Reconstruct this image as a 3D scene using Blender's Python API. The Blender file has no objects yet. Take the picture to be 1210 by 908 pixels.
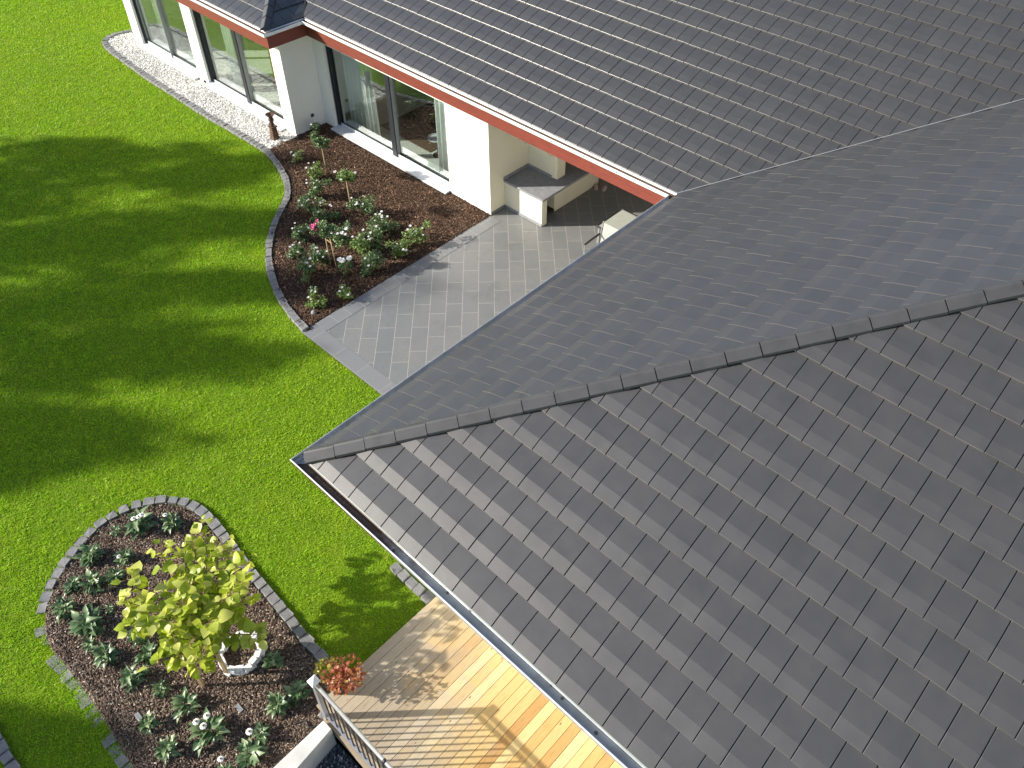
import bpy, bmesh, math, random
import numpy as np
from mathutils import Vector, Matrix
random.seed(7); RNG = np.random.default_rng(7)
S = bpy.context.scene
COL = S.collection
R_ = math.radians

# ------------------------------------------------------------------ key dimensions (metres)
He = 3.213            # height of the tile eaves
PITCH = 0.4178
T = math.tan(PITCH)
GA = 0.4388           # tile gauge along the slope
TW = 0.30             # tile width
D = 8.018             # eave line of the main wing
D1 = 6.93             # eave line of the projecting left wing
XQ = -11.10           # short eave of the projection
RUN = 9.0             # horizontal run from eave to ridge
SUN_EL, SUN_ROT = 25.5, 225.0

# ------------------------------------------------------------------ helpers
def tag(o, label=None, cat=None, group=None, kind=None):
    if label: o['label'] = label
    if cat: o['category'] = cat
    if group: o['group'] = group
    if kind: o['kind'] = kind
    return o
def empty(name, loc, label, cat, group=None, rz=0):
    o = bpy.data.objects.new(name, None); COL.objects.link(o)
    o.location = loc; o.rotation_euler = (0, 0, rz); o.empty_display_size = .1
    return tag(o, label, cat, group)
def link(name, me, mat, parent=None, smooth=False, base=None):
    """link a mesh; vertices are world coordinates unless base is None with a parent at the origin"""
    o = bpy.data.objects.new(name, me); COL.objects.link(o)
    for m in (mat if isinstance(mat, (list, tuple)) else [mat]):
        if m: me.materials.append(m)
    if smooth:
        me.polygons.foreach_set('use_smooth', [True] * len(me.polygons))
    if parent:
        o.parent = parent
    return o
class MB:
    """collects boxes, prisms and tubes into one mesh"""
    def __init__(s): s.v = []; s.f = []; s.m = []
    def add(s, v, f, mi=0):
        n = len(s.v); s.v += [tuple(a) for a in v]; s.f += [tuple(i + n for i in q) for q in f]; s.m += [mi] * len(f); return s
    def box(s, x0, x1, y0, y1, z0, z1, rz=0, c=None, mi=0):
        v = [(x0, y0, z0), (x1, y0, z0), (x1, y1, z0), (x0, y1, z0), (x0, y0, z1), (x1, y0, z1), (x1, y1, z1), (x0, y1, z1)]
        if rz:
            cx, cy = c if c else ((x0 + x1) / 2, (y0 + y1) / 2); ca, sa = math.cos(rz), math.sin(rz)
            v = [(cx + (a - cx) * ca - (b - cy) * sa, cy + (a - cx) * sa + (b - cy) * ca, z) for a, b, z in v]
        return s.add(v, [(0, 3, 2, 1), (4, 5, 6, 7), (0, 1, 5, 4), (1, 2, 6, 5), (2, 3, 7, 6), (3, 0, 4, 7)], mi)
    def prism(s, poly, z0, z1, mi=0):
        n = len(poly)
        a = sum(poly[i][0] * poly[(i + 1) % n][1] - poly[(i + 1) % n][0] * poly[i][1] for i in range(n))
        if a < 0: poly = poly[::-1]
        v = [(p[0], p[1], z0) for p in poly] + [(p[0], p[1], z1) for p in poly]
        f = [tuple(range(n))[::-1], tuple(range(n, 2 * n))] + [(i, (i + 1) % n, n + (i + 1) % n, n + i) for i in range(n)]
        return s.add(v, f, mi)
    def tube(s, pts, r, n=8, cap=True, mi=0):
        pts = [Vector(p) for p in pts]; rs = r if isinstance(r, (list, tuple)) else [r] * len(pts)
        v = []; f = []; up = None
        for i, p in enumerate(pts):
            d = (pts[min(i + 1, len(pts) - 1)] - pts[max(i - 1, 0)]).normalized()
            if up is None: up = d.orthogonal().normalized()
            up = (up - d * up.dot(d)).normalized(); sd = d.cross(up)
            for k in range(n):
                a = 2 * math.pi * k / n; v.append(tuple(p + (up * math.cos(a) + sd * math.sin(a)) * rs[i]))
        for i in range(len(pts) - 1):
            for k in range(n):
                f.append((i * n + k, i * n + (k + 1) % n, (i + 1) * n + (k + 1) % n, (i + 1) * n + k))
        if cap: f.append(tuple(range(n))[::-1]); f.append(tuple(range((len(pts) - 1) * n, len(pts) * n)))
        return s.add(v, f, mi)
    def lathe(s, prof, n=24, c=(0, 0, 0), mi=0):
        v = []; f = []
        for r, z in prof:
            for k in range(n):
                a = 2 * math.pi * k / n; v.append((c[0] + r * math.cos(a), c[1] + r * math.sin(a), c[2] + z))
        for i in range(len(prof) - 1):
            for k in range(n): f.append((i * n + k, i * n + (k + 1) % n, (i + 1) * n + (k + 1) % n, (i + 1) * n + k))
        return s.add(v, f, mi)
    def build(s, name, mat, parent=None, off=(0, 0, 0), smooth=False, bevel=0, seg=1):
        me = bpy.data.meshes.new(name)
        ox, oy, oz = off
        me.from_pydata([(a - ox, b - oy, c - oz) for a, b, c in s.v], [], s.f); me.update()
        me.polygons.foreach_set('material_index', s.m)
        o = link(name, me, mat, parent, smooth)
        if bevel:
            md = o.modifiers.new('edge', 'BEVEL'); md.width = bevel; md.segments = seg; md.limit_method = 'ANGLE'; md.angle_limit = R_(40)
        return o
def npmesh(name, V, F, mat, parent=None, attrs=None, off=(0, 0, 0), smooth=False):
    """V (n,3) float array, F (m,k) int array"""
    me = bpy.data.meshes.new(name)
    V = V - np.array(off)
    m, k = F.shape
    me.vertices.add(len(V)); me.vertices.foreach_set('co', V.astype(np.float32).ravel())
    me.loops.add(m * k); me.loops.foreach_set('vertex_index', F.astype(np.int32).ravel())
    me.polygons.add(m); me.polygons.foreach_set('loop_start', np.arange(0, m * k, k, dtype=np.int32))
    if smooth: me.polygons.foreach_set('use_smooth', np.ones(m, bool))
    me.update(calc_edges=True); me.validate()
    if attrs:
        for an, dom, arr in attrs:
            a = me.attributes.new(an, 'FLOAT', dom); a.data.foreach_set('value', arr.astype(np.float32))
    return link(name, me, mat, parent)
def inpoly(P, poly):
    x, y = P[:, 0], P[:, 1]; r = np.zeros(len(P), bool); n = len(poly)
    for i in range(n):
        x1, y1 = poly[i]; x2, y2 = poly[(i + 1) % n]
        if y1 == y2: continue
        c = ((y1 > y) != (y2 > y)) & (x < (x2 - x1) * (y - y1) / (y2 - y1) + x1); r ^= c
    return r
def smooth_path(pts, n=6):
    out = []; P = [np.array(p, float) for p in pts]
    for i in range(len(P) - 1):
        a = P[max(i - 1, 0)]; b = P[i]; c = P[i + 1]; d = P[min(i + 2, len(P) - 1)]
        for k in range(n):
            t = k / n
            out.append(tuple(.5 * ((2 * b) + (c - a) * t + (2 * a - 5 * b + 4 * c - d) * t * t + (3 * b - a - 3 * c + d) * t ** 3)))
    out.append(tuple(P[-1])); return out
def copy_tree(o, parent=None):
    c = o.copy(); COL.objects.link(c)
    if parent is not None: c.parent = parent
    for ch in list(o.children): copy_tree(ch, c)
    return c

# ------------------------------------------------------------------ materials
class Mat:
    def __init__(s, name, col=(.5, .5, .5), rough=.6, metal=0, spec=.5):
        s.m = bpy.data.materials.new(name); s.m.use_nodes = True; s.t = s.m.node_tree; s.n = s.t.nodes; s.l = s.t.links
        s.b = s.n['Principled BSDF']; s.out = s.n['Material Output']
        s.b.inputs['Base Color'].default_value = (*col, 1); s.b.inputs['Roughness'].default_value = rough
        s.b.inputs['Metallic'].default_value = metal; s.b.inputs['Specular IOR Level'].default_value = spec
        s.co = None
    def coord(s, kind='Object', scale=None, rot=None):
        tc = s.n.new('ShaderNodeTexCoord'); o = tc.outputs[kind]
        if scale or rot:
            mp = s.n.new('ShaderNodeMapping'); s.l.new(o, mp.inputs[0])
            if scale: mp.inputs['Scale'].default_value = scale
            if rot: mp.inputs['Rotation'].default_value = rot
            o = mp.outputs[0]
        return o
    def noise(s, scale, detail=4, rough=.55, co=None, dist=0):
        n = s.n.new('ShaderNodeTexNoise'); n.inputs['Scale'].default_value = scale; n.inputs['Detail'].default_value = detail
        n.inputs['Roughness'].default_value = rough; n.inputs['Distortion'].default_value = dist
        s.l.new(co if co else s.coord(), n.inputs['Vector']); return n.outputs['Fac']
    def voro(s, scale, feat='F1', co=None, out='Distance'):
        n = s.n.new('ShaderNodeTexVoronoi'); n.feature = feat; n.inputs['Scale'].default_value = scale
        s.l.new(co if co else s.coord(), n.inputs['Vector']); return n.outputs[out]
    def ramp(s, fac, stops):
        r = s.n.new('ShaderNodeValToRGB'); s.l.new(fac, r.inputs[0]); e = r.color_ramp.elements
        while len(e) < len(stops): e.new(.5)
        for k, (p, c) in enumerate(stops):
            e[k].position = p; e[k].color = (*c, 1) if len(c) == 3 else c
        return r.outputs[0]
    def mix(s, f, a, b, mode='MIX'):
        m = s.n.new('ShaderNodeMix'); m.data_type = 'RGBA'; m.blend_type = mode
        for i, x in ((0, f), (6, a), (7, b)):
            if isinstance(x, (int, float)): m.inputs[i].default_value = x
            elif isinstance(x, tuple): m.inputs[i].default_value = (*x, 1)
            else: s.l.new(x, m.inputs[i])
        return m.outputs[2]
    def math(s, op, a, b=0.0, clamp=False):
        m = s.n.new('ShaderNodeMath'); m.operation = op; m.use_clamp = clamp
        for i, x in ((0, a), (1, b)):
            if isinstance(x, (int, float)): m.inputs[i].default_value = x
            else: s.l.new(x, m.inputs[i])
        return m.outputs[0]
    def attr(s, name):
        a = s.n.new('ShaderNodeAttribute'); a.attribute_name = name; return a.outputs['Fac']
    def rnd(s):
        return s.n.new('ShaderNodeObjectInfo').outputs['Random']
    def color(s, c): s.l.new(c, s.b.inputs['Base Color']); return s
    def rough(s, c): s.l.new(c, s.b.inputs['Roughness']); return s
    def bump(s, h, strength=.5, dist=.01):
        b = s.n.new('ShaderNodeBump'); b.inputs['Strength'].default_value = strength; b.inputs['Distance'].default_value = dist
        s.l.new(h, b.inputs['Height'])
        if s.b.inputs['Normal'].links: s.l.new(s.b.inputs['Normal'].links[0].from_socket, b.inputs['Normal'])
        s.l.new(b.outputs[0], s.b.inputs['Normal']); return s
    def translucent(s, fac, col=None, tint=(1, 1, 1)):
        tr = s.n.new('ShaderNodeBsdfTranslucent'); mx = s.n.new('ShaderNodeMixShader'); mx.inputs[0].default_value = fac
        if col is not None: s.l.new(s.mix(1.0, col, tint, 'MULTIPLY'), tr.inputs['Color'])
        else: tr.inputs['Color'].default_value = (*tint, 1)
        s.l.new(s.b.outputs[0], mx.inputs[1]); s.l.new(tr.outputs[0], mx.inputs[2]); s.l.new(mx.outputs[0], s.out.inputs['Surface']); return s

def m_tile():
    m = Mat('slate_grey_tile', rough=.45, spec=1.0)
    tint = m.attr('tint')
    base = m.ramp(tint, [(0, (.042, .041, .041)), (.5, (.046, .045, .045)), (1, (.051, .050, .050))])
    mot = m.noise(3.2, 5, .6)
    c = m.mix(m.ramp(mot, [(.35, (0, 0, 0)), (.7, (1, 1, 1))]), base, (.072, .070, .068))
    c = m.mix(.4, base, c)
    st = m.noise(60, 3, .5, m.coord('Object', (1, 6, 6)))
    c = m.mix(m.math('MULTIPLY', st, .3), c, (.036, .036, .038))
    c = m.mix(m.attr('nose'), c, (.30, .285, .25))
    m.color(c)
    m.rough(m.math('ADD', m.math('MULTIPLY', mot, .06), .33))
    m.bump(m.noise(90, 4, .6), .12, .004)
    m.bump(m.noise(9, 3, .5), .04, .01)
    return m.m
def m_plain(name, col, rough=.6, metal=0, var=.12, nscale=6, bump=0, bscale=60, spec=.5):
    m = Mat(name, col, rough, metal, spec)
    d = tuple(max(0, c * (1 - var * 2)) for c in col); h = tuple(min(1, c * (1 + var)) for c in col)
    m.color(m.ramp(m.noise(nscale, 5, .6), [(.25, d), (.5, col), (.8, h)]))
    if bump: m.bump(m.noise(bscale, 4, .6), bump, .004)
    return m.m
M = {}
M['tile'] = m_tile()
M['ridge'] = m_plain('ridge_cap_grey', (.062, .062, .065), .42, 0, .12, 5, .12, 80)
M['white_wall'] = m_plain('white_render', (.80, .79, .75), .85, 0, .02, 1.2, .35, 140)
M['cream_wall'] = m_plain('cream_and_shade_render', (.74, .70, .56), .85, 0, .03, 1.5, .35, 140)  # terrace cream; also carries the painted shade of the pier's side face
def m_fascia():
    m = Mat('red_brown_board', rough=.55)
    g = m.noise(7, 5, .65, m.coord('Object', (.6, 6, 9)))
    f = m.noise(22, 5, .8, m.coord('Object', (.8, 1, 2.5)))
    c = m.ramp(g, [(.3, (.12, .026, .018)), (.6, (.20, .042, .027)), (.8, (.26, .066, .044))])
    c = m.mix(m.ramp(f, [(.66, (0, 0, 0)), (.72, (1, 1, 1))]), c, (.42, .26, .20))
    m.color(c); m.bump(g, .2, .004); return m.m
M['fascia'] = m_fascia()
def m_zinc(name, col, dirt=None, rough=.42):
    m = Mat(name, col, rough, .55)
    n = m.noise(5, 5, .6, m.coord('Object', (1, 1, 1)))
    c = m.ramp(n, [(.3, tuple(x * .72 for x in col)), (.65, col)])
    if dirt:
        sx = m.n.new('ShaderNodeSeparateXYZ'); m.l.new(m.coord(), sx.inputs[0])
        along = m.math('ADD', m.math('MULTIPLY', sx.outputs[0], .42), m.math('MULTIPLY', m.math('SUBTRACT', m.noise(3.5, 5, .7), .5), 1.3))
        c = m.mix(m.ramp(along, [(.58, (1, 1, 1)), (.95, (0, 0, 0))]), c, dirt)
        m.l.new(m.ramp(along, [(.5, (0, 0, 0)), (.9, (.5, .5, .5))]), m.b.inputs['Metallic'])
        sp = m.voro(7); c = m.mix(m.ramp(sp, [(.10, (.8, .8, .8)), (.2, (0, 0, 0))]), c, (.03, .028, .027))
    m.color(c); return m.m
M['zinc'] = m_zinc('weathered_zinc', (.55, .57, .60))
M['zinc_dirty'] = m_zinc('zinc_gutter_with_silt', (.50, .53, .55), (.085, .050, .036))
M['zinc_pale'] = m_plain('pale_zinc_flashing', (.25, .29, .28), .5, .3, .1, 8)
M['silt'] = m_plain('brown_gutter_silt', (.12, .075, .045), .9, 0, .3, 14)
M['gutter_white'] = m_plain('sunlit_white_zinc', (.74, .74, .74), .35, .1, .06, 6)  # zinc gutters and lips with full sunlight painted in as white
M['dark_metal'] = m_plain('anthracite_window_frame', (.014, .017, .024), .5, 0, .1, 6)
M['alu'] = m_plain('grey_aluminium', (.30, .31, .32), .45, .4, .08, 10)
M['pale_alu'] = m_plain('pale_aluminium', (.50, .53, .57), .45, .1, .06, 8)
M['steel'] = m_plain('galvanised_rail', (.62, .62, .66), .32, .7, .08, 10)
M['steel_dark'] = m_plain('dark_grey_baluster', (.05, .052, .056), .4, .5, .1, 10)
M['sill'] = m_plain('pale_stone_sill', (.56, .57, .61), .5, 0, .08, 4, .1, 60)
M['soffit'] = m_plain('painted_soffit', (.35, .30, .25), .7, 0, .08, 3)
def m_glass():
    m = Mat('window_glass', rough=.02)
    g = m.n.new('ShaderNodeBsdfGlossy'); g.inputs['Roughness'].default_value = .012; g.inputs['Color'].default_value = (.93, .97, .96, 1)
    t = m.n.new('ShaderNodeBsdfTransparent'); t.inputs['Color'].default_value = (.92, .96, .95, 1)
    fr = m.n.new('ShaderNodeLayerWeight'); fr.inputs['Blend'].default_value = .5
    mx = m.n.new('ShaderNodeMixShader'); m.l.new(m.math('ADD', m.math('MULTIPLY', m.math('POWER', fr.outputs['Facing'], 3.0), .80), .10, True), mx.inputs[0])
    m.l.new(t.outputs[0], mx.inputs[1]); m.l.new(g.outputs[0], mx.inputs[2]); m.l.new(mx.outputs[0], m.out.inputs['Surface'])
    return m.m
M['glass'] = m_glass()
def m_curtain():
    m = Mat('sheer_curtain', (.84, .86, .84), .8); m.translucent(.4, None, (.86, .88, .86)); return m.m
M['curtain'] = m_curtain()
def m_lawn_base():
    m = Mat('lawn_soil_and_thatch', rough=.9, spec=.2)
    n = m.noise(2.0, 5, .6); f = m.noise(45, 4, .7)
    c = m.ramp(n, [(.3, (.12, .21, .010)), (.7, (.20, .29, .014))])
    c = m.mix(m.math('MULTIPLY', f, .5), c, (.07, .10, .01)); m.color(c); m.bump(f, .5, .02); return m.m
M['lawn'] = m_lawn_base()
def m_blade():
    m = Mat('grass_blade', rough=.5, spec=.25)
    t = m.attr('tint')
    big = m.noise(.55, 4, .6); mid = m.noise(5, 4, .7)
    c = m.ramp(t, [(0, (.28, .51, .022)), (.55, (.42, .69, .028)), (.9, (.53, .76, .04)), (1, (.58, .60, .20))])
    c = m.mix(m.ramp(big, [(.35, (0, 0, 0)), (.65, (1, 1, 1))]), c, m.mix(.5, c, (.50, .69, .024)))
    c = m.mix(m.ramp(mid, [(.42, (.35, .35, .35)), (.62, (0, 0, 0))]), c, (.20, .38, .014))
    c = m.mix(m.ramp(m.noise(17, 3, .7), [(.36, (.35, .35, .35)), (.56, (0, 0, 0))]), c, (.22, .38, .015))
    c = m.mix(m.ramp(m.noise(1.1, 6, .75), [(.55, (0, 0, 0)), (.75, (.5, .5, .5))]), c, (.66, .70, .06))
    m.color(c); m.translucent(.40, c, (1.0, 1.0, .6)); return m.m
M['blade'] = m_blade()
def m_mulch(name, dark, mid, light):
    m = Mat(name, rough=.85, spec=.3)
    t = m.attr('tint')
    c = m.ramp(t, [(0, dark), (.55, mid), (.93, light), (1, tuple(min(1, x * 1.7) for x in light))])
    c = m.mix(m.ramp(m.noise(1.6, 4, .6), [(.4, (0, 0, 0)), (.7, (1, 1, 1))]), c, m.mix(.45, c, dark)); m.color(c); return m.m
M['chips_dark'] = m_mulch('dark_bark_chips', (.040, .022, .013), (.115, .066, .040), (.26, .165, .11))
M['chips_pale'] = m_mulch('weathered_bark_chips', (.080, .052, .038), (.215, .155, .118), (.44, .36, .29))
def m_ground(name, a, b, scale=40, bump=.8):
    m = Mat(name, rough=.9, spec=.2); n = m.noise(scale, 6, .7); m.color(m.ramp(n, [(.3, a), (.7, b)])); m.bump(n, bump, .02); return m.m
M['bed_dark'] = m_ground('bed_soil_dark', (.02, .012, .008), (.07, .042, .026))
M['bed_pale'] = m_ground('bed_soil', (.06, .04, .03), (.17, .12, .09))
M['gravel_base'] = m_ground('pale_gravel_base', (.62, .61, .57), (.8, .79, .76))
M['pebble_white'] = m_mulch('white_pebbles', (.55, .54, .50), (.82, .81, .79), (.90, .90, .88))
M['gravel_dark'] = m_ground('dark_gravel_base', (.04, .043, .05), (.16, .17, .19))
M['pebble_dark'] = m_mulch('blue_grey_chippings', (.05, .055, .07), (.17, .18, .21), (.45, .47, .5))
def m_granite(name, a, b, c):
    m = Mat(name, rough=.75); n = m.noise(9, 6, .75); s = m.noise(160, 2, .5)
    k = m.ramp(n, [(.3, a), (.6, b), (.8, c)]); k = m.mix(m.math('MULTIPLY', s, .4), k, (.08, .08, .08))
    k = m.mix(m.math('MULTIPLY', m.rnd(), .45), k, a)
    m.color(k); m.bump(n, .7, .02); return m.m
M['granite'] = m_granite('granite_sett', (.16, .16, .165), (.30, .30, .30), (.45, .44, .42))
M['granite_top'] = m_granite('speckled_granite', (.20, .21, .23), (.36, .37, .39), (.60, .60, .60))
M['concrete'] = m_plain('pale_concrete', (.60, .60, .58), .8, 0, .10, 3, .3, 50)
M['white_stone'] = m_plain('white_painted_stone', (.80, .80, .80), .6, 0, .04, 8, .4, 40)
def m_patio(name, border=False):
    m = Mat(name, rough=.5)
    tc = m.coord('Object', None, None if border else (0, 0, R_(45)))
    br = m.n.new('ShaderNodeTexBrick'); m.l.new(tc, br.inputs['Vector'])
    br.offset = .42; br.offset_frequency = 2
    br.inputs['Scale'].default_value = 1.0; br.inputs['Mortar Size'].default_value = .0055; br.inputs['Mortar Smooth'].default_value = .15
    br.inputs['Brick Width'].default_value = .69; br.inputs['Row Height'].default_value = .333; br.inputs['Bias'].default_value = -.1
    br.inputs['Color1'].default_value = (.17, .18, .185, 1); br.inputs['Color2'].default_value = (.225, .225, .22, 1); br.inputs['Mortar'].default_value = (.42, .41, .37, 1)
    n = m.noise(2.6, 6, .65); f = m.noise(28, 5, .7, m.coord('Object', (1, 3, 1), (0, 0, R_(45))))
    c = m.mix(.35, br.outputs['Color'], m.ramp(n, [(.3, (.15, .16, .17)), (.7, (.25, .245, .23))]), 'MIX')
    c = m.mix(m.math('MULTIPLY', br.outputs['Fac'], .85), c, (.42, .41, .36))
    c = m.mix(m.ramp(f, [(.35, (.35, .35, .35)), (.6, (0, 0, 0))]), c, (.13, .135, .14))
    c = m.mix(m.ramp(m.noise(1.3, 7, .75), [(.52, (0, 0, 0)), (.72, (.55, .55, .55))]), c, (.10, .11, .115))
    if border: c = m.mix(.45, c, (.22, .225, .235))
    m.color(c); m.bump(m.math('SUBTRACT', m.math('MULTIPLY', f, .35), br.outputs['Fac']), .25, .004)
    m.rough(m.math('ADD', m.math('MULTIPLY', n, .25), .34)); return m.m
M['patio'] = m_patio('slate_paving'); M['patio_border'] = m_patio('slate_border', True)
def m_deckwood():
    m = Mat('larch_deck_board', rough=.6)
    t = m.attr('tint'); w = m.attr('wear')
    g = m.noise(6, 6, .7, m.coord('Object', (14, .9, 4)), .6)
    kn = m.voro(3.6, 'F1', m.coord('Object', (2.2, 1, 1)))
    fresh = m.ramp(m.math('ADD', m.math('MULTIPLY', g, .45), m.math('MULTIPLY', t, .55)), [(.15, (.36, .19, .060)), (.40, (.50, .33, .12)), (.70, (.58, .44, .20)), (1, (.68, .58, .37))])
    old = m.ramp(m.math('ADD', m.math('MULTIPLY', g, .6), m.math('MULTIPLY', t, .4)), [(.2, (.27, .22, .155)), (.55, (.38, .32, .235)), (.9, (.48, .425, .325))])
    ww = m.math('ADD', w, m.math('MULTIPLY', m.math('SUBTRACT', m.noise(2.3, 4, .6), .5), .8), True)
    c = m.mix(m.ramp(ww, [(.30, (0, 0, 0)), (.72, (1, 1, 1))]), old, fresh)
    c = m.mix(m.ramp(kn, [(.045, (1, 1, 1)), (.09, (0, 0, 0))]), c, (.16, .075, .03))
    c = m.mix(m.ramp(g, [(.30, (.65, .65, .65)), (.44, (0, 0, 0))]), c, (.20, .13, .07))
    m.color(c); m.bump(g, .25, .003); return m.m
M['deck'] = m_deckwood()
M['dark_gap'] = m_plain('dark_substructure', (.03, .025, .02), .9)
M['rust'] = m_plain('rusty_cast_iron', (.11, .060, .038), .75, .2, .3, 12, .5, 50)
M['bark'] = m_plain('twig_bark', (.30, .20, .11), .8, 0, .2, 20, .4, 60)
M['stake'] = m_plain('sawn_softwood_stake', (.46, .34, .18), .75, 0, .15, 8, .2, 40)
M['bark_dark'] = m_plain('tree_bark', (.10, .075, .05), .9, 0, .3, 8, .6, 20)
def m_leaf(name, a, b, c, rough=.45, tr=.3, spec=.5, rnd=0):
    m = Mat(name, rough=rough, spec=spec); t = m.attr('tint')
    k = m.ramp(t, [(0, a), (.5, b), (1, c)])
    k = m.mix(m.math('MULTIPLY', m.noise(30, 3, .6), .35), k, a)
    m.color(k); m.translucent(tr, k, (1.2, 1.2, .8)); return m.m
M['catalpa'] = m_leaf('yellow_green_leaf', (.13, .24, .012), (.42, .50, .035), (.82, .80, .24), .42, .42)
M['perennial'] = m_leaf('blue_green_leaf', (.045, .10, .038), (.11, .19, .08), (.32, .42, .22), .38, .2)
M['rose_leaf'] = m_leaf('rose_leaf', (.034, .080, .028), (.090, .160, .055), (.30, .40, .15), .4, .2)
M['rose_leaf_light'] = m_leaf('young_rose_leaf', (.06, .12, .03), (.16, .26, .06), (.42, .50, .15), .4, .25)
M['tree_leaf'] = m_leaf('tree_leaf', (.03, .07, .012), (.06, .12, .02), (.12, .2, .04), .5, .2)
M['red_leaf'] = m_leaf('autumn_leaf', (.26, .045, .035), (.42, .14, .075), (.48, .34, .09), .4, .35)
M['yellow_leaf'] = m_leaf('turning_leaf', (.25, .22, .03), (.38, .33, .05), (.42, .45, .10), .4, .35)
M['petal'] = m_plain('white_petal', (.82, .82, .80), .6, 0, .05, 20)
M['petal_pink'] = m_plain('pink_petal', (.75, .16, .34), .6, 0, .1, 20)
M['flower_eye'] = m_plain('flower_centre', (.22, .16, .03), .8, 0, .3, 40)
M['wicker'] = m_plain('woven_rattan', (.30, .21, .10), .6, 0, .3, 40, .8, 90)
M['rug'] = m_plain('brown_rug', (.12, .075, .04), .95, 0, .25, 25, .5, 120)
M['room_floor'] = m_plain('pale_room_floor', (.72, .73, .66), .4, 0, .05, 3)
M['room_wall'] = m_plain('room_wall', (.72, .70, .62), .9, 0, .03, 2)
M['orange'] = m_plain('orange_fabric', (.62, .30, .05), .8, 0, .1, 6)
M['mesh_fabric'] = m_plain('grey_sling_fabric', (.36, .38, .34), .7, 0, .06, 12, .3, 200)
M['white_plastic'] = m_plain('white_plastic', (.75, .75, .76), .4, 0, .03, 5)
M['black'] = m_plain('black_rubber', (.02, .02, .02), .6)
M['pink'] = m_plain('dusty_pink_rubber', (.60, .42, .42), .6)
M['wood_door'] = m_plain('brown_wood', (.10, .045, .02), .5, 0, .2, 6, .2, 30)

# ------------------------------------------------------------------ outlines on the ground
EDGE_GRAVEL = smooth_path([(-20.736, 7.769), (-20.889, 7.443), (-20.901, 7.078), (-20.659, 6.786), (-20.005, 6.648), (-19.039, 6.587), (-17.640, 6.518), (-16.414, 6.506), (-15.246, 6.495), (-14.133, 6.484), (-13.150, 6.524), (-12.169, 6.538), (-11.480, 6.543)], 4)
EDGE_BED1 = smooth_path([(-11.480, 6.543), (-10.755, 6.378), (-9.929, 6.079), (-9.280, 5.669), (-8.867, 5.185), (-8.472, 4.722), (-7.947, 4.247), (-7.383, 3.859), (-6.829, 3.586), (-6.307, 3.392), (-5.824, 3.261), (-5.374, 3.188), (-5.077, 3.157)], 4)
EDGE_BED2 = smooth_path([(0.789, -3.387), (0.042, -3.322), (-0.551, -3.302), (-1.178, -3.281), (-1.764, -3.285), (-2.307, -3.322), (-2.704, -3.240), (-2.996, -3.059), (-3.243, -2.819), (-3.420, -2.554), (-3.579, -2.236), (-3.691, -1.876), (-3.650, -1.468), (-3.405, -1.040), (-3.009, -0.784), (-2.483, -0.734), (-1.875, -0.779), (-1.296, -0.823), (-0.779, -0.840), (-0.240, -0.872), (0.236, -0.903), (0.709, -0.902)], 4)
XW, YW = -5.208, 8.418
PAT = [(-5.12, 2.98), (.95, 2.98), (.95, 12.5), (XW, 12.5), (XW, YW), (-5.15, 3.2)]
BED1 = EDGE_BED1 + [(-5.16, 3.05), (XW, YW), (-11.53, YW), (-11.53, 7.44), (-11.62, 7.15)]
GRAVEL = EDGE_GRAVEL + [(-11.45, 6.95), (-11.53, 7.44), (-20.1, 7.44)]
BED2 = EDGE_BED2 + [(1.17, -.95), (1.40, -1.3), (1.40, -4.6), (1.0, -5.2)]
DECK_X0, DECK_Y0, DECK_Y1, DECK_Z = 1.17, -1.30, .95, .20

# ------------------------------------------------------------------ ground
def sheet(name, poly, z, mat, kind='structure'):
    bm = bmesh.new(); vs = [bm.verts.new((p[0], p[1], z)) for p in poly]
    f = bm.faces.new(vs); bm.normal_update()
    if f.normal.z < 0: bmesh.ops.reverse_faces(bm, faces=[f])
    bmesh.ops.triangulate(bm, faces=bm.faces[:])
    me = bpy.data.meshes.new(name); bm.to_mesh(me); bm.free()
    return tag(link(name, me, mat), kind=kind)
def big_ground():
    # one sheet to the horizon with the light-well beside the deck left open
    xs = [-600, 1.60, 7.0, 600]; ys = [-600, -6.0, -1.34, 600]
    mb = MB()
    for i in range(3):
        for j in range(3):
            if i == 1 and j == 1: continue
            mb.add([(xs[i], ys[j], 0), (xs[i + 1], ys[j], 0), (xs[i + 1], ys[j + 1], 0), (xs[i], ys[j + 1], 0)], [(0, 1, 2, 3)])
    return tag(mb.build('lawn', M['lawn']), kind='structure')
big_ground()
tag(MB().box(1.60, 7.0, -6.0, -1.34, -.5, -.20).build('gravel_bed', M['gravel_dark']), kind='structure')
sheet('flower_bed', BED1, .015, M['bed_dark'])
sheet('flower_bed', BED2, .015, M['bed_pale'])
sheet('gravel_strip', GRAVEL, .010, M['gravel_base'])
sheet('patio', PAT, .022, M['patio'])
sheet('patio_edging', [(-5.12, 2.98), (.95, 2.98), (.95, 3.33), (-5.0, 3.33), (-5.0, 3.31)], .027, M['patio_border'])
def patio_side():
    # border course along the rose bed
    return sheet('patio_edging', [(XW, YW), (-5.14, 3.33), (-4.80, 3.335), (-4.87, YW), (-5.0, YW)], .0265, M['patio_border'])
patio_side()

def offset_out(path, d):
    out = []; n = len(path)
    for i, p in enumerate(path):
        a = np.array(path[max(i - 1, 0)]); b = np.array(path[min(i + 1, n - 1)]); t = (b - a) / (np.linalg.norm(b - a) + 1e-9)
        out.append((p[0] + t[1] * d, p[1] - t[0] * d))
    return out
def band(path, d0, d1):
    return offset_out(path, d0) + offset_out(path, d1)[::-1]

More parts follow.
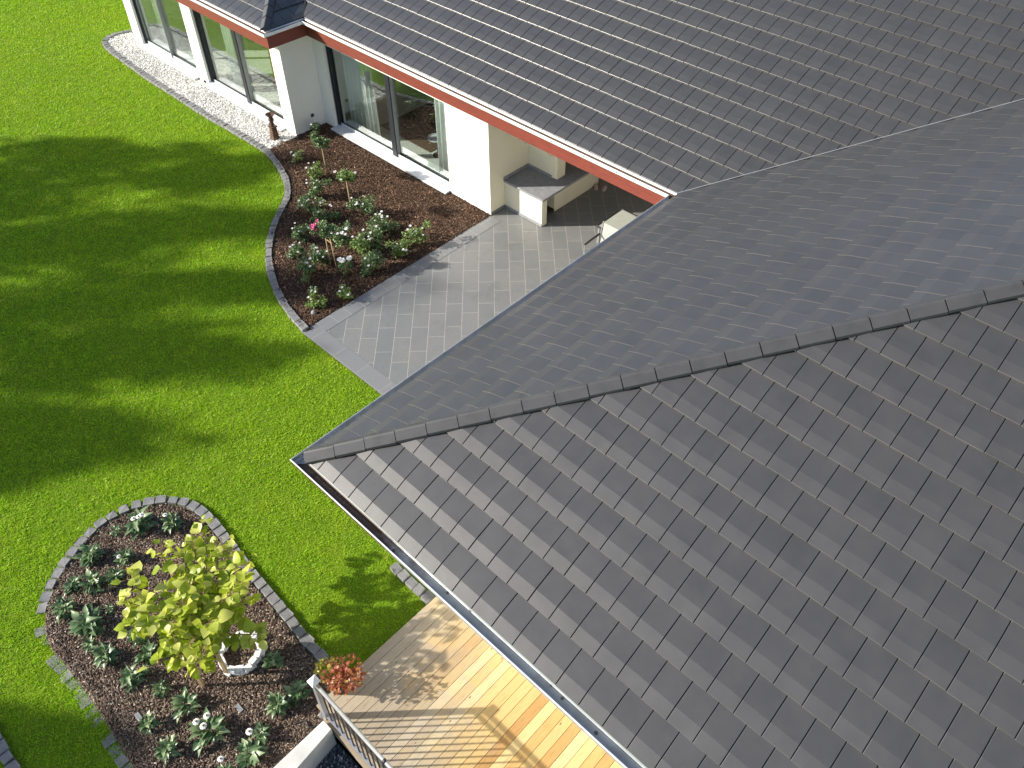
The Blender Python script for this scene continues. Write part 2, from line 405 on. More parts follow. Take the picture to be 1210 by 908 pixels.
# scattered pieces: bark chips, pebbles
def scatter(poly, dens, excl=()):
    P = np.array(poly); lo = P.min(0); hi = P.max(0); n = int(dens * (hi - lo).prod())
    Q = RNG.uniform(lo, hi, (n, 2)); k = inpoly(Q, poly)
    for e in excl: k &= ~inpoly(Q, e)
    return Q[k]
def chips(name, poly, dens, size, z, mat, flat=.35, excl=(), elong=(1.0, 2.6)):
    Q = scatter(poly, dens, excl); n = len(Q)
    L = size * RNG.uniform(.5, 1.2, n) * RNG.uniform(*elong, n) * .5; W = size * RNG.uniform(.35, .7, n) * .5; H = size * flat * RNG.uniform(.5, 1.2, n) * .5
    a = RNG.uniform(0, 2 * np.pi, n); tl = RNG.normal(0, .35, n); tr = RNG.normal(0, .35, n)
    base = np.array([(-1, -1, -1), (1, -.7, -1), (.8, 1, -1), (-1, .8, -1), (-.8, -.8, 1), (.8, -.9, 1), (1, .7, 1), (-.7, .9, 1)], float)
    V = base[None] * np.stack([L, W, H], 1)[:, None, :] * RNG.uniform(.75, 1.2, (n, 8, 3))
    x, y, zz = V[..., 0], V[..., 1], V[..., 2]
    zz = zz + x * np.tan(np.clip(tl, -.8, .8))[:, None] + y * np.tan(np.clip(tr, -.8, .8))[:, None]
    c, s = np.cos(a)[:, None], np.sin(a)[:, None]
    W3 = np.stack([Q[:, :1] + x * c - y * s, Q[:, 1:] + x * s + y * c, z + RNG.uniform(0, .018, n)[:, None] + zz], -1)
    F = np.array([(0, 3, 2, 1), (4, 5, 6, 7), (0, 1, 5, 4), (1, 2, 6, 5), (2, 3, 7, 6), (3, 0, 4, 7)])
    FF = (F[None] + (np.arange(n) * 8)[:, None, None]).reshape(-1, 4)
    t = np.repeat(np.clip(RNG.normal(.45, .28, n), 0, 1), 6)
    return tag(npmesh(name, W3.reshape(-1, 3), FF, mat, attrs=[('tint', 'FACE', t)]), kind='stuff')
chips('bark_mulch', BED1, 3600, .030, .020, M['chips_dark'])
chips('bark_mulch', BED2, 4200, .022, .020, M['chips_pale'])
nb2 = int(len(EDGE_BED2) * .42)
BAND2 = band(EDGE_BED2[:nb2], -.01, .13)
sheet('flower_bed', BAND2, .006, M['bed_pale'])
chips('bark_mulch', BAND2, 2600, .022, .008, M['chips_pale'])
chips('bark_mulch', band(EDGE_BED1, .0, .10), 260, .026, .055, M['chips_dark'])
chips('bark_mulch', band(EDGE_BED2, .0, .10), 260, .022, .060, M['chips_pale'])
chips('white_pebbles', GRAVEL, 1500, .040, .012, M['pebble_white'], .7, (), (1, 1.4))
chips('dark_chippings', [(1.62, -5.9), (6.9, -5.9), (6.9, -1.36), (1.62, -1.36)], 1900, .034, -.19, M['pebble_dark'], .7, (), (1, 1.5))

# grass blades
LAWN_EXCL = [GRAVEL, BED1, BED2, PAT, [(DECK_X0, DECK_Y0 - .0), (12, DECK_Y0), (12, 3.5), (DECK_X0, 3.5)], [(1.4, -6), (8, -6), (8, -1.2), (1.4, -1.2)], [(.2, .70), (12, .70), (12, 3), (.9, 3), (.9, .95), (.2, .95)]]
def grass():
    reg = [(-30, 3.0), (-24, 12.5), (-20.3, 10), (-20.8, 8.2), (-20.3, 7.4), (-11, 7.6), (-6.0, 6.0), (.9, 3.6), (1.8, 1.0), (1.8, -1.2), (.8, -1.4), (2, -6.6), (-2.0, -8.0), (-11, -4.4), (-19, -1.8)]
    Q = scatter(reg, 4200, LAWN_EXCL + [band(EDGE_BED1, -.01, .19), band(EDGE_BED2, -.01, .17), band(EDGE_GRAVEL, -.01, .19)])
    # thin out with distance from the deck corner: far blades are drawn wider instead
    dist = np.hypot(Q[:, 0] - 1, Q[:, 1] + 1); keep = RNG.random(len(Q)) < np.clip(1.15 - dist / 26, .34, 1)
    Q = Q[keep]; dist = dist[keep]; n = len(Q)
    cl = np.sin(Q[:, 0] * 9 + 2 * np.sin(Q[:, 1] * 7)) * np.sin(Q[:, 1] * 11 + 1.5 * np.sin(Q[:, 0] * 8))
    h = (.028 + .008 * cl) * RNG.uniform(.55, 1.35, n); w = .0088 * (1 + dist / 15) * RNG.uniform(.7, 1.3, n)
    a = RNG.uniform(0, 2 * np.pi, n); la = RNG.uniform(0, 2 * np.pi, n); ln = h * RNG.uniform(.3, 1.6, n)
    wx, wy = np.cos(a) * w / 2, np.sin(a) * w / 2
    tip = np.stack([Q[:, 0] + np.cos(la) * ln, Q[:, 1] + np.sin(la) * ln, h], 1)
    V = np.stack([np.stack([Q[:, 0] - wx, Q[:, 1] - wy, np.zeros(n)], 1), np.stack([Q[:, 0] + wx, Q[:, 1] + wy, np.zeros(n)], 1), tip], 1).reshape(-1, 3)
    F = np.arange(3 * n).reshape(-1, 3)
    t = np.clip(.48 + .10 * cl + RNG.normal(0, .13, n), 0, .93); t[RNG.random(n) < .012] = 1.0
    o = npmesh('grass', V, F, M['blade'], attrs=[('tint', 'FACE', t)])
    print('grass blades', n); return tag(o, kind='stuff')
# ------------------------------------------------------------------ stone edgings: each sett is a part
def sett_mesh(seed, L, W, H):
    r = random.Random(seed); bm = bmesh.new(); bmesh.ops.create_cube(bm, size=1)
    bmesh.ops.bevel(bm, geom=bm.edges[:], offset=.055, segments=1, affect='EDGES')
    for v in bm.verts:
        v.co.x *= L; v.co.y *= W; v.co.z *= H
        v.co += Vector((r.uniform(-1, 1), r.uniform(-1, 1), r.uniform(-1, 1))) * .008
    me = bpy.data.meshes.new('sett'); bm.to_mesh(me); bm.free(); me.materials.append(M['granite']); return me
SETTS = [sett_mesh(i, .165, .15, .10) for i in range(7)]
def edging(path, side, label, loc, gap=.178, z=.02, zfun=None):
    root = empty('stone_edging', loc, label, 'edging')
    acc = 0; k = 0; P = [np.array(p) for p in path]
    seg = [np.linalg.norm(P[i + 1] - P[i]) for i in range(len(P) - 1)]; tot = sum(seg); s = gap * .5
    while s < tot - gap * .3:
        a = 0; i = 0
        while i < len(seg) - 1 and a + seg[i] < s: a += seg[i]; i += 1
        t = (P[i + 1] - P[i]) / seg[i]; q = P[i] + t * (s - a)
        nrm = np.array((t[1], -t[0])) * side
        o = bpy.data.objects.new('paving_sett', random.choice(SETTS)); COL.objects.link(o); o.parent = root
        zz = z + random.uniform(-.006, .006) + (zfun(s / tot) if zfun else 0)
        o.location = (q[0] + nrm[0] * .085 - loc[0], q[1] + nrm[1] * .085 - loc[1], zz - loc[2])
        o.rotation_euler = (random.uniform(-.05, .05), random.uniform(-.05, .05), math.atan2(t[1], t[0]) + random.uniform(-.05, .05))
        o.scale = (random.uniform(.88, 1.05), random.uniform(.84, 1.1), 1)
        s += gap * random.uniform(.97, 1.03); k += 1
    return root

# ------------------------------------------------------------------ house
HOUSE = empty('house', (0, 0, 0), 'white rendered bungalow with hipped dark grey tiled roofs, red-brown fascia boards and large windows', 'house')
NOSE = 1.0; SIDE_GLINT = 0.0; GAP = .0048
def tiled(name, o, u, up, nrows, u0, u1, offs, clips, parent):
    """o: eave origin, u: unit vector along eave, up: horizontal unit vector up the slope; clips: list of (point, outward normal)"""
    o = Vector(o); u = Vector(u); up = Vector(up)
    sl = (up * math.cos(PITCH) + Vector((0, 0, math.sin(PITCH)))); nrm = u.cross(sl)
    if nrm.z < 0: nrm = -nrm
    g = GAP; c = .0035
    xs = [g, g, g + c, TW - g - c, TW - g, TW - g]; dz = [-.026, -.0018, 0, 0, -.0018, -.026]
    st = [(0, .006, 1), (0, .0275, 1), (.003, .0295, 0), (.150, .0345, 0), (GA + .035, .0035, 0)]
    V = []; F = []; Tn = []; Nn = []
    for r in range(nrows):
        k0 = int(math.floor((u0 - offs[r % 2]) / TW)); k1 = int(math.ceil((u1 - offs[r % 2]) / TW))
        for k in range(k0, k1):
            ua = offs[r % 2] + k * TW
            mid = o + u * (ua + TW / 2) + up * (r * GA * math.cos(PITCH) + .2)
            if any((mid - Vector((*p, 0))).dot(Vector((*nn, 0))) > .45 for p, nn in clips): continue
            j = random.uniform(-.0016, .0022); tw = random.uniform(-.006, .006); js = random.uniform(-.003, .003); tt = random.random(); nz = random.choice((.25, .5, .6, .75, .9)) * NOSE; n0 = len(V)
            for (s, h, low) in st:
                for xi in range(6):
                    hh = h + dz[xi] if not (low and s == 0 and h < .01) else h
                    hh = max(hh, -.01) + j + tw * (xs[xi] - TW / 2)
                    p = o + u * (ua + xs[xi]) + sl * (r * GA + s + js) + nrm * hh
                    V.append(p)
            for a in range(4):
                for b in range(5):
                    F.append((n0 + a * 6 + b, n0 + a * 6 + b + 1, n0 + (a + 1) * 6 + b + 1, n0 + (a + 1) * 6 + b)); Tn.append(tt); Nn.append(nz if a < 2 else (SIDE_GLINT if b in (0, 4) else 0.0))
    me = bpy.data.meshes.new(name); me.from_pydata([tuple(v) for v in V], [], F)
    a = me.attributes.new('tint', 'FLOAT', 'FACE'); a.data.foreach_set('value', Tn)
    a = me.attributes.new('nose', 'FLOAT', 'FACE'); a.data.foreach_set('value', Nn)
    bm = bmesh.new(); bm.from_mesh(me)
    for p, nn in clips:
        bmesh.ops.bisect_plane(bm, geom=bm.verts[:] + bm.edges[:] + bm.faces[:], plane_co=Vector((*p, 0)), plane_no=Vector((*nn, 0)), clear_outer=True)
    # orient all faces so that normals leave the roof
    bm.normal_update()
    # roofing felt under the tiles
    bm.to_mesh(me); bm.free()
    ob = link(name, me, M['tile'], parent); return ob
def felt(poly, parent, mat='dark_gap'):
    mb = MB(); n = len(poly); mb.add(poly, [tuple(range(n))]); return mb.build('roof_felt', M[mat], parent)
def zr(t): return He + t * T
ZB = -.012
def P3(x, y, t): return (x, y, zr(t) + ZB)
cE = [((0, 0), (-1, 0))]
s2 = math.sqrt(.5)
# near wing, face towards the deck
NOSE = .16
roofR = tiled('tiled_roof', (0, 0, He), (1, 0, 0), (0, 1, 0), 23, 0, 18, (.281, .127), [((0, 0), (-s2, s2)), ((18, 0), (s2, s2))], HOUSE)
felt([P3(0, 0, 0), P3(18, 0, 0), P3(9, 9, 9)], roofR)
# near wing, face towards the terrace
SIDE_GLINT = .32; GAP = .0032  # paler tile side edges here paint the sunlit dashes along the joints
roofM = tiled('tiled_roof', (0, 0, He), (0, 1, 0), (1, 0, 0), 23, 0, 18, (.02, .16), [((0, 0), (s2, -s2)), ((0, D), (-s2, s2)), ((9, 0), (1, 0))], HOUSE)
felt([P3(0, 0, 0), P3(9, 9, 9), P3(9, 17.018, 9), P3(0, D, 0)], roofM)
# main wing
NOSE = .0; SIDE_GLINT = 0.0; GAP = .0052
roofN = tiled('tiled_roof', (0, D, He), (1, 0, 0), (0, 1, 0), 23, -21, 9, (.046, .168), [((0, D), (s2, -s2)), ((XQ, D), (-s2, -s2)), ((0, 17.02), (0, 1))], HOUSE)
felt([P3(XQ, D, 0), P3(0, D, 0), P3(9, 17.018, 9), P3(XQ - 9, 17.018, 9)], roofN)
# projecting left wing
roofL = tiled('tiled_roof', (0, D1, He), (1, 0, 0), (0, 1, 0), 23, -24, XQ, (.10, .25), [((XQ, D1), (s2, s2)), ((-20.55, D1), (-s2, s2))], HOUSE)
felt([P3(-20.55, D1, 0), P3(XQ, D1, 0), P3(XQ - 9, D1 + 9, 9), P3(-20.55, D1 + 9, 9)][:3], roofL)
roofQ = tiled('tiled_roof', (XQ, 0, He), (0, 1, 0), (-1, 0, 0), 23, D1, 18, (.05, .2), [((XQ, D1), (-s2, -s2)), ((XQ, D), (s2, s2)), ((XQ - 9, 0), (-1, 0))], HOUSE)
felt([P3(XQ, D1, 0), P3(XQ, D, 0), P3(XQ - 9, D + 9, 9), P3(XQ - 9, D1 + 9, 9)], roofQ)
tag(roofR, 'near tiled slope rising from the gutter above the deck'); tag(roofM, 'smooth-looking tiled slope between the hip and the valley'); tag(roofN, 'large tiled slope over the living room windows')
tag(roofL, 'tiled slope over the projecting left wing'); tag(roofQ, 'narrow shaded tiled slope of the corner step')
# far slopes, plain
def sub(name, poly, mat, parent=HOUSE, label=None):
    mb = MB(); mb.add(poly, [tuple(range(len(poly)))]); o = mb.build(name, M[mat], parent)
    return o
bk = sub('rear_roof', [P3(18, 0, 0), P3(18, 26, 0), P3(9, 17.018, 9), P3(9, 9, 9)], 'tile')
sub('rear_roof', [P3(18, 26, 0), P3(-20.5, 26, 0), P3(-20.1, 17.02, 9), P3(9, 17.018, 9)], 'tile')

# hip caps: angled ridge tiles laid along the hip
def caps(start, d, n, s0, parent, step=.4037, wid=.118):
    d = Vector(d).normalized(); side = Vector((d.y, -d.x, 0)).normalized(); upv = side.cross(d)
    if upv.z < 0: upv = -upv
    for k in range(n):
        a = Vector(start) + d * (s0 + (k - 1) * step - .012); L = step - .012; mb = MB()
        lift0, lift1 = .018, .006          # lower end rides over the cap below
        prof = [(-wid, -.098), (-wid * .96, -.070), (-.020, .000), (0, .008), (.020, .000), (wid * .96, -.070), (wid, -.098)]
        vs = []
        for (s, lf) in ((0, lift0), (L, lift1)):
            for (x, z) in prof: vs.append(a + d * s + side * x + upv * (z + lf + .098))
            for (x, z) in prof: vs.append(a + d * s + side * x * .96 + upv * (z + lf + .098 - .016))
        m = len(prof); f = []
        for i in range(m - 1):
            f.append((i, i + 1, 2 * m + i + 1, 2 * m + i)); f.append((m + i + 1, m + i, 3 * m + i, 3 * m + i + 1))
            f.append((i + 1, i, m + i, m + i + 1)); f.append((2 * m + i, 2 * m + i + 1, 3 * m + i + 1, 3 * m + i))
        f.append((0, 2 * m, 3 * m, m)); f.append((m - 1, 2 * m - 1, 4 * m - 1, 3 * m - 1))
        if k == 0: f.append(tuple(range(m)))
        mb.add(vs, f); j = random.uniform(-.002, .002)
        mb.build('hip_cap', M['ridge'], parent, (j, -j, 0))
caps((0, 0, He), (1, 1, T), 33, .4629, roofR)
caps((XQ, D1, He), (-1, 1, T), 12, .42, roofQ)
# black strip added below the caps to paint the shade in their gaps, and the cut valley edges with their metal strip
def strip(a, b, w, h, mat, parent, name, lift=0):
    a = Vector(a); b = Vector(b); d = (b - a).normalized(); sd = Vector((d.y, -d.x, 0)).normalized(); up = sd.cross(d)
    if up.z < 0: up = -up
    vs = []
    for p in (a, b):
        for (x, z) in ((-w, lift), (w, lift), (w, lift + h), (-w, lift + h)): vs.append(p + sd * x + up * z)
    mb = MB(); mb.add(vs, [(0, 1, 2, 3), (7, 6, 5, 4), (0, 4, 5, 1), (1, 5, 6, 2), (2, 6, 7, 3), (3, 7, 4, 0)]); return mb.build(name, M[mat], parent)
strip((.12, .12, He + .12 * T), (9, 9, zr(9)), .060, .045, 'black', roofR, 'hip_strip')
strip((XQ - .1, D1 + .1, He + .1 * T), (XQ - 9, D1 + 9, zr(9)), .060, .045, 'black', roofQ, 'hip_strip')
strip((-.02, D - .02, He - .02 * T), (9, D + 9, zr(9)), .009, .010, 'alu', roofM, 'valley_strip', .030)
strip((XQ + .02, D - .02, He), (XQ - 9, D + 9, zr(9)), .02, .02, 'black', roofQ, 'valley_strip', .012)

# gutters, fascias and soffits
def run(prof, p0, p1, out, m0, m1, name, mat, parent, smooth=False):
    p0 = Vector(p0); p1 = Vector(p1); out = Vector(out); d = (p1 - p0).normalized(); n = len(prof); vs = []
    for p, m in ((p0, m0), (p1, m1)):
        for (o, z) in prof: vs.append(p + out * o + d * (m * o) + Vector((0, 0, z)))
    f = [(i, (i + 1) % n, n + (i + 1) % n, n + i) for i in range(n)] + [tuple(range(n))[::-1], tuple(range(n, 2 * n))]
    mb = MB(); mb.add(vs, f); return mb.build(name, M[mat], parent)
def gutter_set(p0, p1, out, m0, m1, chan, lip):
    # open channel (U profile) hung in front of the fascia, with a rolled outer lip and an inner flashing
    w = .128
    gut = run([(-.020, -.012), (-.020, -.085), (.0, -.105), (w - .02, -.105), (w, -.085), (w, -.022), (w - .004, -.022), (w - .004, -.082), (w - .022, -.101), (.002, -.101), (-.016, -.082), (-.016, -.012)],
              p0, p1, out, m0, m1, 'gutter', chan, HOUSE)
    n = 8; r = .0095
    run([(w - .002 + r * math.cos(a), -.018 + r * math.sin(a)) for a in [2 * math.pi * i / n for i in range(n)]], p0, p1, out, m0, m1, 'gutter_lip', lip, gut)
    run([(-.018, -.006), (-.0, -.010), (.008, -.020), (.008, -.024), (-.0, -.014), (-.018, -.010)] if chan != 'gutter_white' else [(-.018, -.006), (-.0, -.010), (.020, -.030), (.020, -.034), (-.0, -.014), (-.018, -.010)], p0, p1, out, m0, m1, 'gutter_flashing', 'zinc_pale' if chan != 'gutter_white' else 'gutter_white', gut)
    if chan == 'gutter_white': run([(-.014, -.100), (-.014, -.066), (w - .006, -.074), (w - .006, -.100)], p0, p1, out, m0, m1, 'gutter_silt', 'silt', gut)
    return gut
def fascia(p0, p1, out, m0, m1):
    return run([(-.022, -.02), (-.022, -.465), (-.050, -.465), (-.050, -.02)], p0, p1, out, m0, m1, 'fascia_board', 'fascia', HOUSE)
E_ = (0, 0, He)
gR = gutter_set((0, 0, He), (18, 0, He), (0, -1, 0), -1, 1, 'zinc_dirty', 'gutter_white')
gM = gutter_set((0, 0, He), (0, D, He), (-1, 0, 0), -1, -1, 'zinc', 'zinc')
gN = gutter_set((XQ, D, He), (0, D, He), (0, -1, 0), 1, -1, 'gutter_white', 'gutter_white')
gL = gutter_set((-20.55, D1, He), (XQ, D1, He), (0, -1, 0), -1, 1, 'gutter_white', 'gutter_white')
gQ = gutter_set((XQ, D1, He), (XQ, D, He), (1, 0, 0), -1, -1, 'gutter_white', 'gutter_white')
for g in (gN,):
    for k in range(14):
        x = -10.9 + k * .80
        MB().box(x - .012, x + .012, D - .135, D - .131, He - .06, He - .045).build('gutter_bracket', M['black'], g)
for a in (((0, 0, He), (18, 0, He), (0, -1, 0), -1, 1), ((0, 0, He), (0, D, He), (-1, 0, 0), -1, -1), ((XQ, D, He), (0, D, He), (0, -1, 0), 1, -1),
          ((-20.55, D1, He), (XQ, D1, He), (0, -1, 0), -1, 1), ((XQ, D1, He), (XQ, D, He), (1, 0, 0), -1, -1)): fascia(*a)
ZS = 2.755
so = MB()
so.box(-20.5, XQ - .055, D1 + .055, 17, ZS, ZS + .03); so.box(XQ - .054, 17.9, D + .055, 17, ZS, ZS + .03); so.box(.055, 17.9, .055, D + .054, ZS, ZS + .03)
so.build('soffit', M['soffit'], HOUSE)

# walls
def wall(x0, x1, y0, y1, z0=0, z1=ZS - .002, mat='white_wall', label=None):
    o = MB().box(x0, x1, y0, y1, z0, z1).build('wall', M[mat], HOUSE)
    if label: o['label'] = label
    return o
WX0, WX1 = -11.10, -6.60          # living room window
wall(-11.53, WX0, YW, YW + .34); wall(WX1, XW, YW, YW + .02); wall(WX1, -5.521, YW + .021, YW + .34); wall(WX0, WX1, YW + .002, YW + .34, 2.42); wall(WX0, WX1, YW + .03, YW + .34, -.05, .06)
wall(-5.52, XW - .001, YW + .021, 12.5, mat='cream_wall', label='side wall of the covered terrace, its shade painted as cream')  # white pier's side face turned cream here, shade put into the colour
wall(-5.52, 1.0, 12.5, 12.8, mat='cream_wall')
YL = 7.44
wall(-12.0, -11.531, YL, YL + .34, label='sunlit corner pier of the projecting left wing'); wall(-11.87, -11.53, YL + .341, 8.9, label='shaded grey return wall of the projecting left wing')
wall(-16.33, -15.80, YL, YL + .34); wall(-20.1, -19.60, YL, YL + .34)
for a, b in ((-15.80, -12.0), (-19.60, -16.33)):
    wall(a, b, YL + .002, YL + .34, 2.42); wall(a, b, YL + .03, YL + .34, -.05, .06)
wall(-20.1, -19.8, YL + .341, 16)
wall(.95, 17.5, .95, 1.25); wall(.95, 1.25, 1.251, 12.8); 
# rooms behind the glass
rm = MB(); rm.box(-20, -11.60, YL + .345, 13.2, -.02, .045); rm.box(-11.599, -5.53, YW + .345, 13.2, -.02, .045); rm.build('room_floor', M['room_floor'], HOUSE)
wall(-20, -5.53, 13.2, 13.3, mat='room_wall'); wall(-11.87, -11.6, 8.91, 13.19, mat='room_wall')
wall(-3.4, -2.4, 12.46, 12.499, 0, 2.2, 'wood_door')

def window(x0, x1, yf, z0, z1, mull, guides=True, thin=False):
    yg = yf + .18
    fr = MB(); t = .06; q = (x0, x1)
    fr.box(x0, x1, yg - .04, yg + .05, z0, z0 + .045); fr.box(x0, x1, yg - .04, yg + .05, z1 - .06, z1)
    fr.box(x0, x0 + .07, yg - .041, yg + .051, z0, z1); fr.box(x1 - .05, x1, yg - .041, yg + .051, z0, z1)
    w = fr.build('window', M['alu'] if thin else M['dark_metal'], HOUSE, bevel=.004)
    cuts = [x0 + .07] + list(mull) + [x1 - .05]
    for i in range(len(cuts) - 1):
        MB().box(cuts[i] + .01, cuts[i + 1] - .01, yg + (.012 if i % 2 else -.012) + .0, yg + (.012 if i % 2 else -.012) + .008, z0 + .045, z1 - .06).build('pane', M['glass'], w)
        MB().box(cuts[i] + .01, cuts[i + 1] - .01, yg - .055, yg - .0415, z0 + .004, z0 + .085).build('bottom_rail', M['pale_alu'], w)
    for i, m in enumerate(mull):
        wd = .022 if thin else .085
        MB().box(m - wd, m + wd, yg - .085, yg + .06, z0 + .002, z1 - .001).build('mullion', M['alu'] if thin else M['dark_metal'], w, bevel=.005)
        if not thin: MB().box(m + wd + .003, m + wd + .014, yg - .065, yg + .055, z0 + .003, z1 - .002).build('mullion', M['alu'], w, bevel=.003)
    # roller shutter guide on the left reveal
    MB().box(x0 + .001, x0 + .035, yf + .085, yg - .085, z0 + .01, z1).box(x0 + .0, x0 + .09, yg - .080, yg - .042, z0 + .01, z1).build('shutter_guide', M['dark_metal'], w, bevel=.003)
    MB().box(x0 + .0015, x0 + .012, yf + .070, yf + .0845, z0 + .01, z1).build('guide_trim', M['alu'], w)
    # sill
    sl = MB(); sl.add([(x0 - .02, yf - .16, z0 - .022), (x1 - .0, yf - .16, z0 - .022), (x1 - .0, yg - .042, z0 + .002), (x0 - .02, yg - .042, z0 + .002),
                       (x0 - .02, yf - .16, z0 - .055), (x1 - .0, yf - .16, z0 - .055), (x1 - .0, yg - .042, z0 - .055), (x0 - .02, yg - .042, z0 - .055)],
                      [(0, 1, 2, 3), (4, 7, 6, 5), (0, 4, 5, 1), (1, 5, 6, 2), (2, 6, 7, 3), (3, 7, 4, 0)])
    sl.build('sill', M['sill'], w)
    return w
tag(window(WX0, WX1, YW, .10, 2.42, [-8.76]), 'living room window with a dark mullion between two sliding panes')
tag(window(-15.80, -12.0, YL, .10, 2.42, [-13.87]), 'window of the left wing beside the corner pier')
tag(window(-19.60, -16.33, YL, .10, 2.42, [-18.02], thin=True), 'farthest window with a thin grey mullion')
MB().box(-11.529, -11.50, 7.98, 8.06, .38, .46).build('wall_socket', M['black'], HOUSE)
MB().box(-20.05 + .2, -20.05 + .25, YL - .012, YL, .30, .34).build('wall_socket', M['alu'], HOUSE)
MB().tube([(-16.0, YL - .02, .10), (-16.0, YL - .02, .02)], .03).build('air_brick', M['black'], HOUSE)

# curtains
def curtain(x0, x1, y, z0, z1, label, fold=.10, amp=.035, slant=0):
    n = int((x1 - x0) / fold * 8); V = []; F = []
    r = random.Random(int(x0 * 100)); ph = r.uniform(0, 6)
    for j, z in enumerate((z0, (z0 + z1) / 2, z1)):
        k = 1 + .15 * (1 - j)
        for i in range(n + 1):
            x = x0 + (x1 - x0) * i / n + slant * (1 - j / 2)
            a = amp * k * math.sin(2 * math.pi * i / 8 + ph + .5 * math.sin(i * .31)); V.append((x, y + a, z))
    m = n + 1
    for j in range(2):
        for i in range(n): F.append((j * m + i, j * m + i + 1, (j + 1) * m + i + 1, (j + 1) * m + i))
    me = bpy.data.meshes.new('curtain'); me.from_pydata(V, [], F); o = link('curtain', me, M['curtain'], None, True)
    md = o.modifiers.new('t', 'SOLIDIFY'); md.thickness = .002
    return tag(o, label, 'curtain')
curtain(-10.92, -9.75, YW + .42, .07, 2.5, 'pale sheer curtain on the left side of the living room window', .16, .05, .05)
curtain(-7.40, -6.72, YW + .42, .07, 2.5, 'pale sheer curtain at the right end of the living room window', .15, .05)
curtain(-15.1, -14.6, YL + .45, .07, 2.5, 'pale sheer curtain in the window beside the corner pier', .13, .05)
curtain(-19.1, -18.5, YL + .45, .07, 2.5, 'pale sheer curtain in the farthest window', .15, .05)

# furniture inside
def armchair(loc, rz, label):
    r = empty('armchair', loc, label, 'armchair', None, rz)
    b = MB(); n = 18
    for i in range(n):
        pass
    V = []; F = []
    for i in range(n + 1):
        a = math.pi * (-.08 + 1.16 * i / n); cx, cy = .34 * math.cos(a), .34 * math.sin(a)
        h = .62 + .28 * math.sin(max(0, min(math.pi, a))) ** 2
        for (q, z) in ((1, .22), (1, h), (.88, h - .005), (.88, .22)): V.append((cx * q, cy * q, z))
    for i in range(n):
        for k in range(4): F.append((i * 4 + k, i * 4 + (k + 1) % 4, i * 4 + 4 + (k + 1) % 4, i * 4 + 4 + k))
    F.append((0, 1, 2, 3)); F.append((n * 4 + 3, n * 4 + 2, n * 4 + 1, n * 4))
    b.add(V, F); b.build('backrest', M['wicker'], r)
    MB().box(-.30, .30, -.32, .26, .30, .42).build('seat', M['wicker'], r, bevel=.03, seg=3)
    for sx in (-.26, .26):
        for sy in (-.27, .24): MB().box(sx - .02, sx + .02, sy - .02, sy + .02, 0, .30).build('leg', M['bark_dark'], r)
    return r
armchair((-7.75, 10.05, .045), R_(-25), 'rattan barrel armchair nearer the right curtain inside the living room')
armchair((-8.35, 10.95, .045), R_(-60), 'rattan armchair farther into the living room beside the mullion')
tb = empty('side_table', (-8.05, 9.35, .045), 'small round side table with white rim inside the living room window', 'side table')
MB().lathe([(0, .50), (.22, .50), (.235, .515), (.235, .53), (.225, .53), (.22, .515), (0, .515)], 28).build('table_top', M['white_plastic'], tb)
MB().lathe([(.0, .0), (.14, .0), (.14, .02), (.02, .03), (.02, .50)], 16).build('pedestal', M['dark_metal'], tb)
tag(MB().box(-10.3, -8.3, 9.3, 11.2, .046, .058).build('rug', M['rug']), 'dark brown rug on the pale living room floor', 'rug')
oc = empty('wall_hanging', (-13.9, 8.6, .5), 'orange fabric screen standing behind the curtain beside the corner pier', 'screen')
MB().box(-.22, .22, -.015, .015, .0, 1.3).build('panel', M['orange'], oc); MB().box(-.24, .24, -.02, .02, 1.301, 1.34).box(-.2, -.16, -.1, .1, -.455, -.001).box(.16, .2, -.1, .1, -.455, -.001).build('frame', M['bark'], oc)

# ------------------------------------------------------------------ terrace: masonry barbecue counter
bq = empty('masonry_counter', (-4.6, 9.8, 0), 'cream rendered outdoor counter with grey granite top built against the terrace wall', 'counter')
O = (-4.6, 9.8, 0)
MB().box(XW + .002, -4.03, 8.90, 9.07, .024, .742).build('front_panel', M['cream_wall'], bq, O)
MB().box(XW + .002, -4.22, 9.55, 11.2, .024, .742).build('base_wall', M['cream_wall'], bq, O)
MB().box(XW + .002, -4.22, 9.071, 9.549, .024, .10).build('niche_floor', M['black'], bq, O)
gp = MB(); gp.prism([(XW + .002, 8.86), (-3.97, 8.86), (-3.97, 11.2), (XW + .002, 11.2)], .743, .80); gp.build('counter_top', M['granite_top'], bq, O, bevel=.004)
MB().box(XW + .002, XW + .02, 8.86, 9.70, .801, .87).box(XW + .021, -4.45, 9.68, 9.698, .801, .87).build('upstand', M['granite_top'], bq, O)
MB().box(XW + .002, -4.42, 9.70, 10.0, .801, 1.40).build('hood_back', M['cream_wall'], bq, O)
MB().box(XW + .002, -4.47, 9.60, 10.0, 1.401, ZS - .004).box(-4.469, -4.30, 9.70, 10.0, 1.401, ZS - .004).build('chimney_hood', M['cream_wall'], bq, O)
MB().box(-4.419, -4.30, 9.72, 10.0, .801, 1.40).build('hood_post', M['cream_wall'], bq, O)
MB().box(XW + .002, -4.03, 8.885, 8.899, .024, .09).build('skirting', M['granite_top'], bq, O)
MB().box(XW, XW + .012, YW + .03, 8.884, .024, .10).build('skirting', M['patio'], HOUSE)

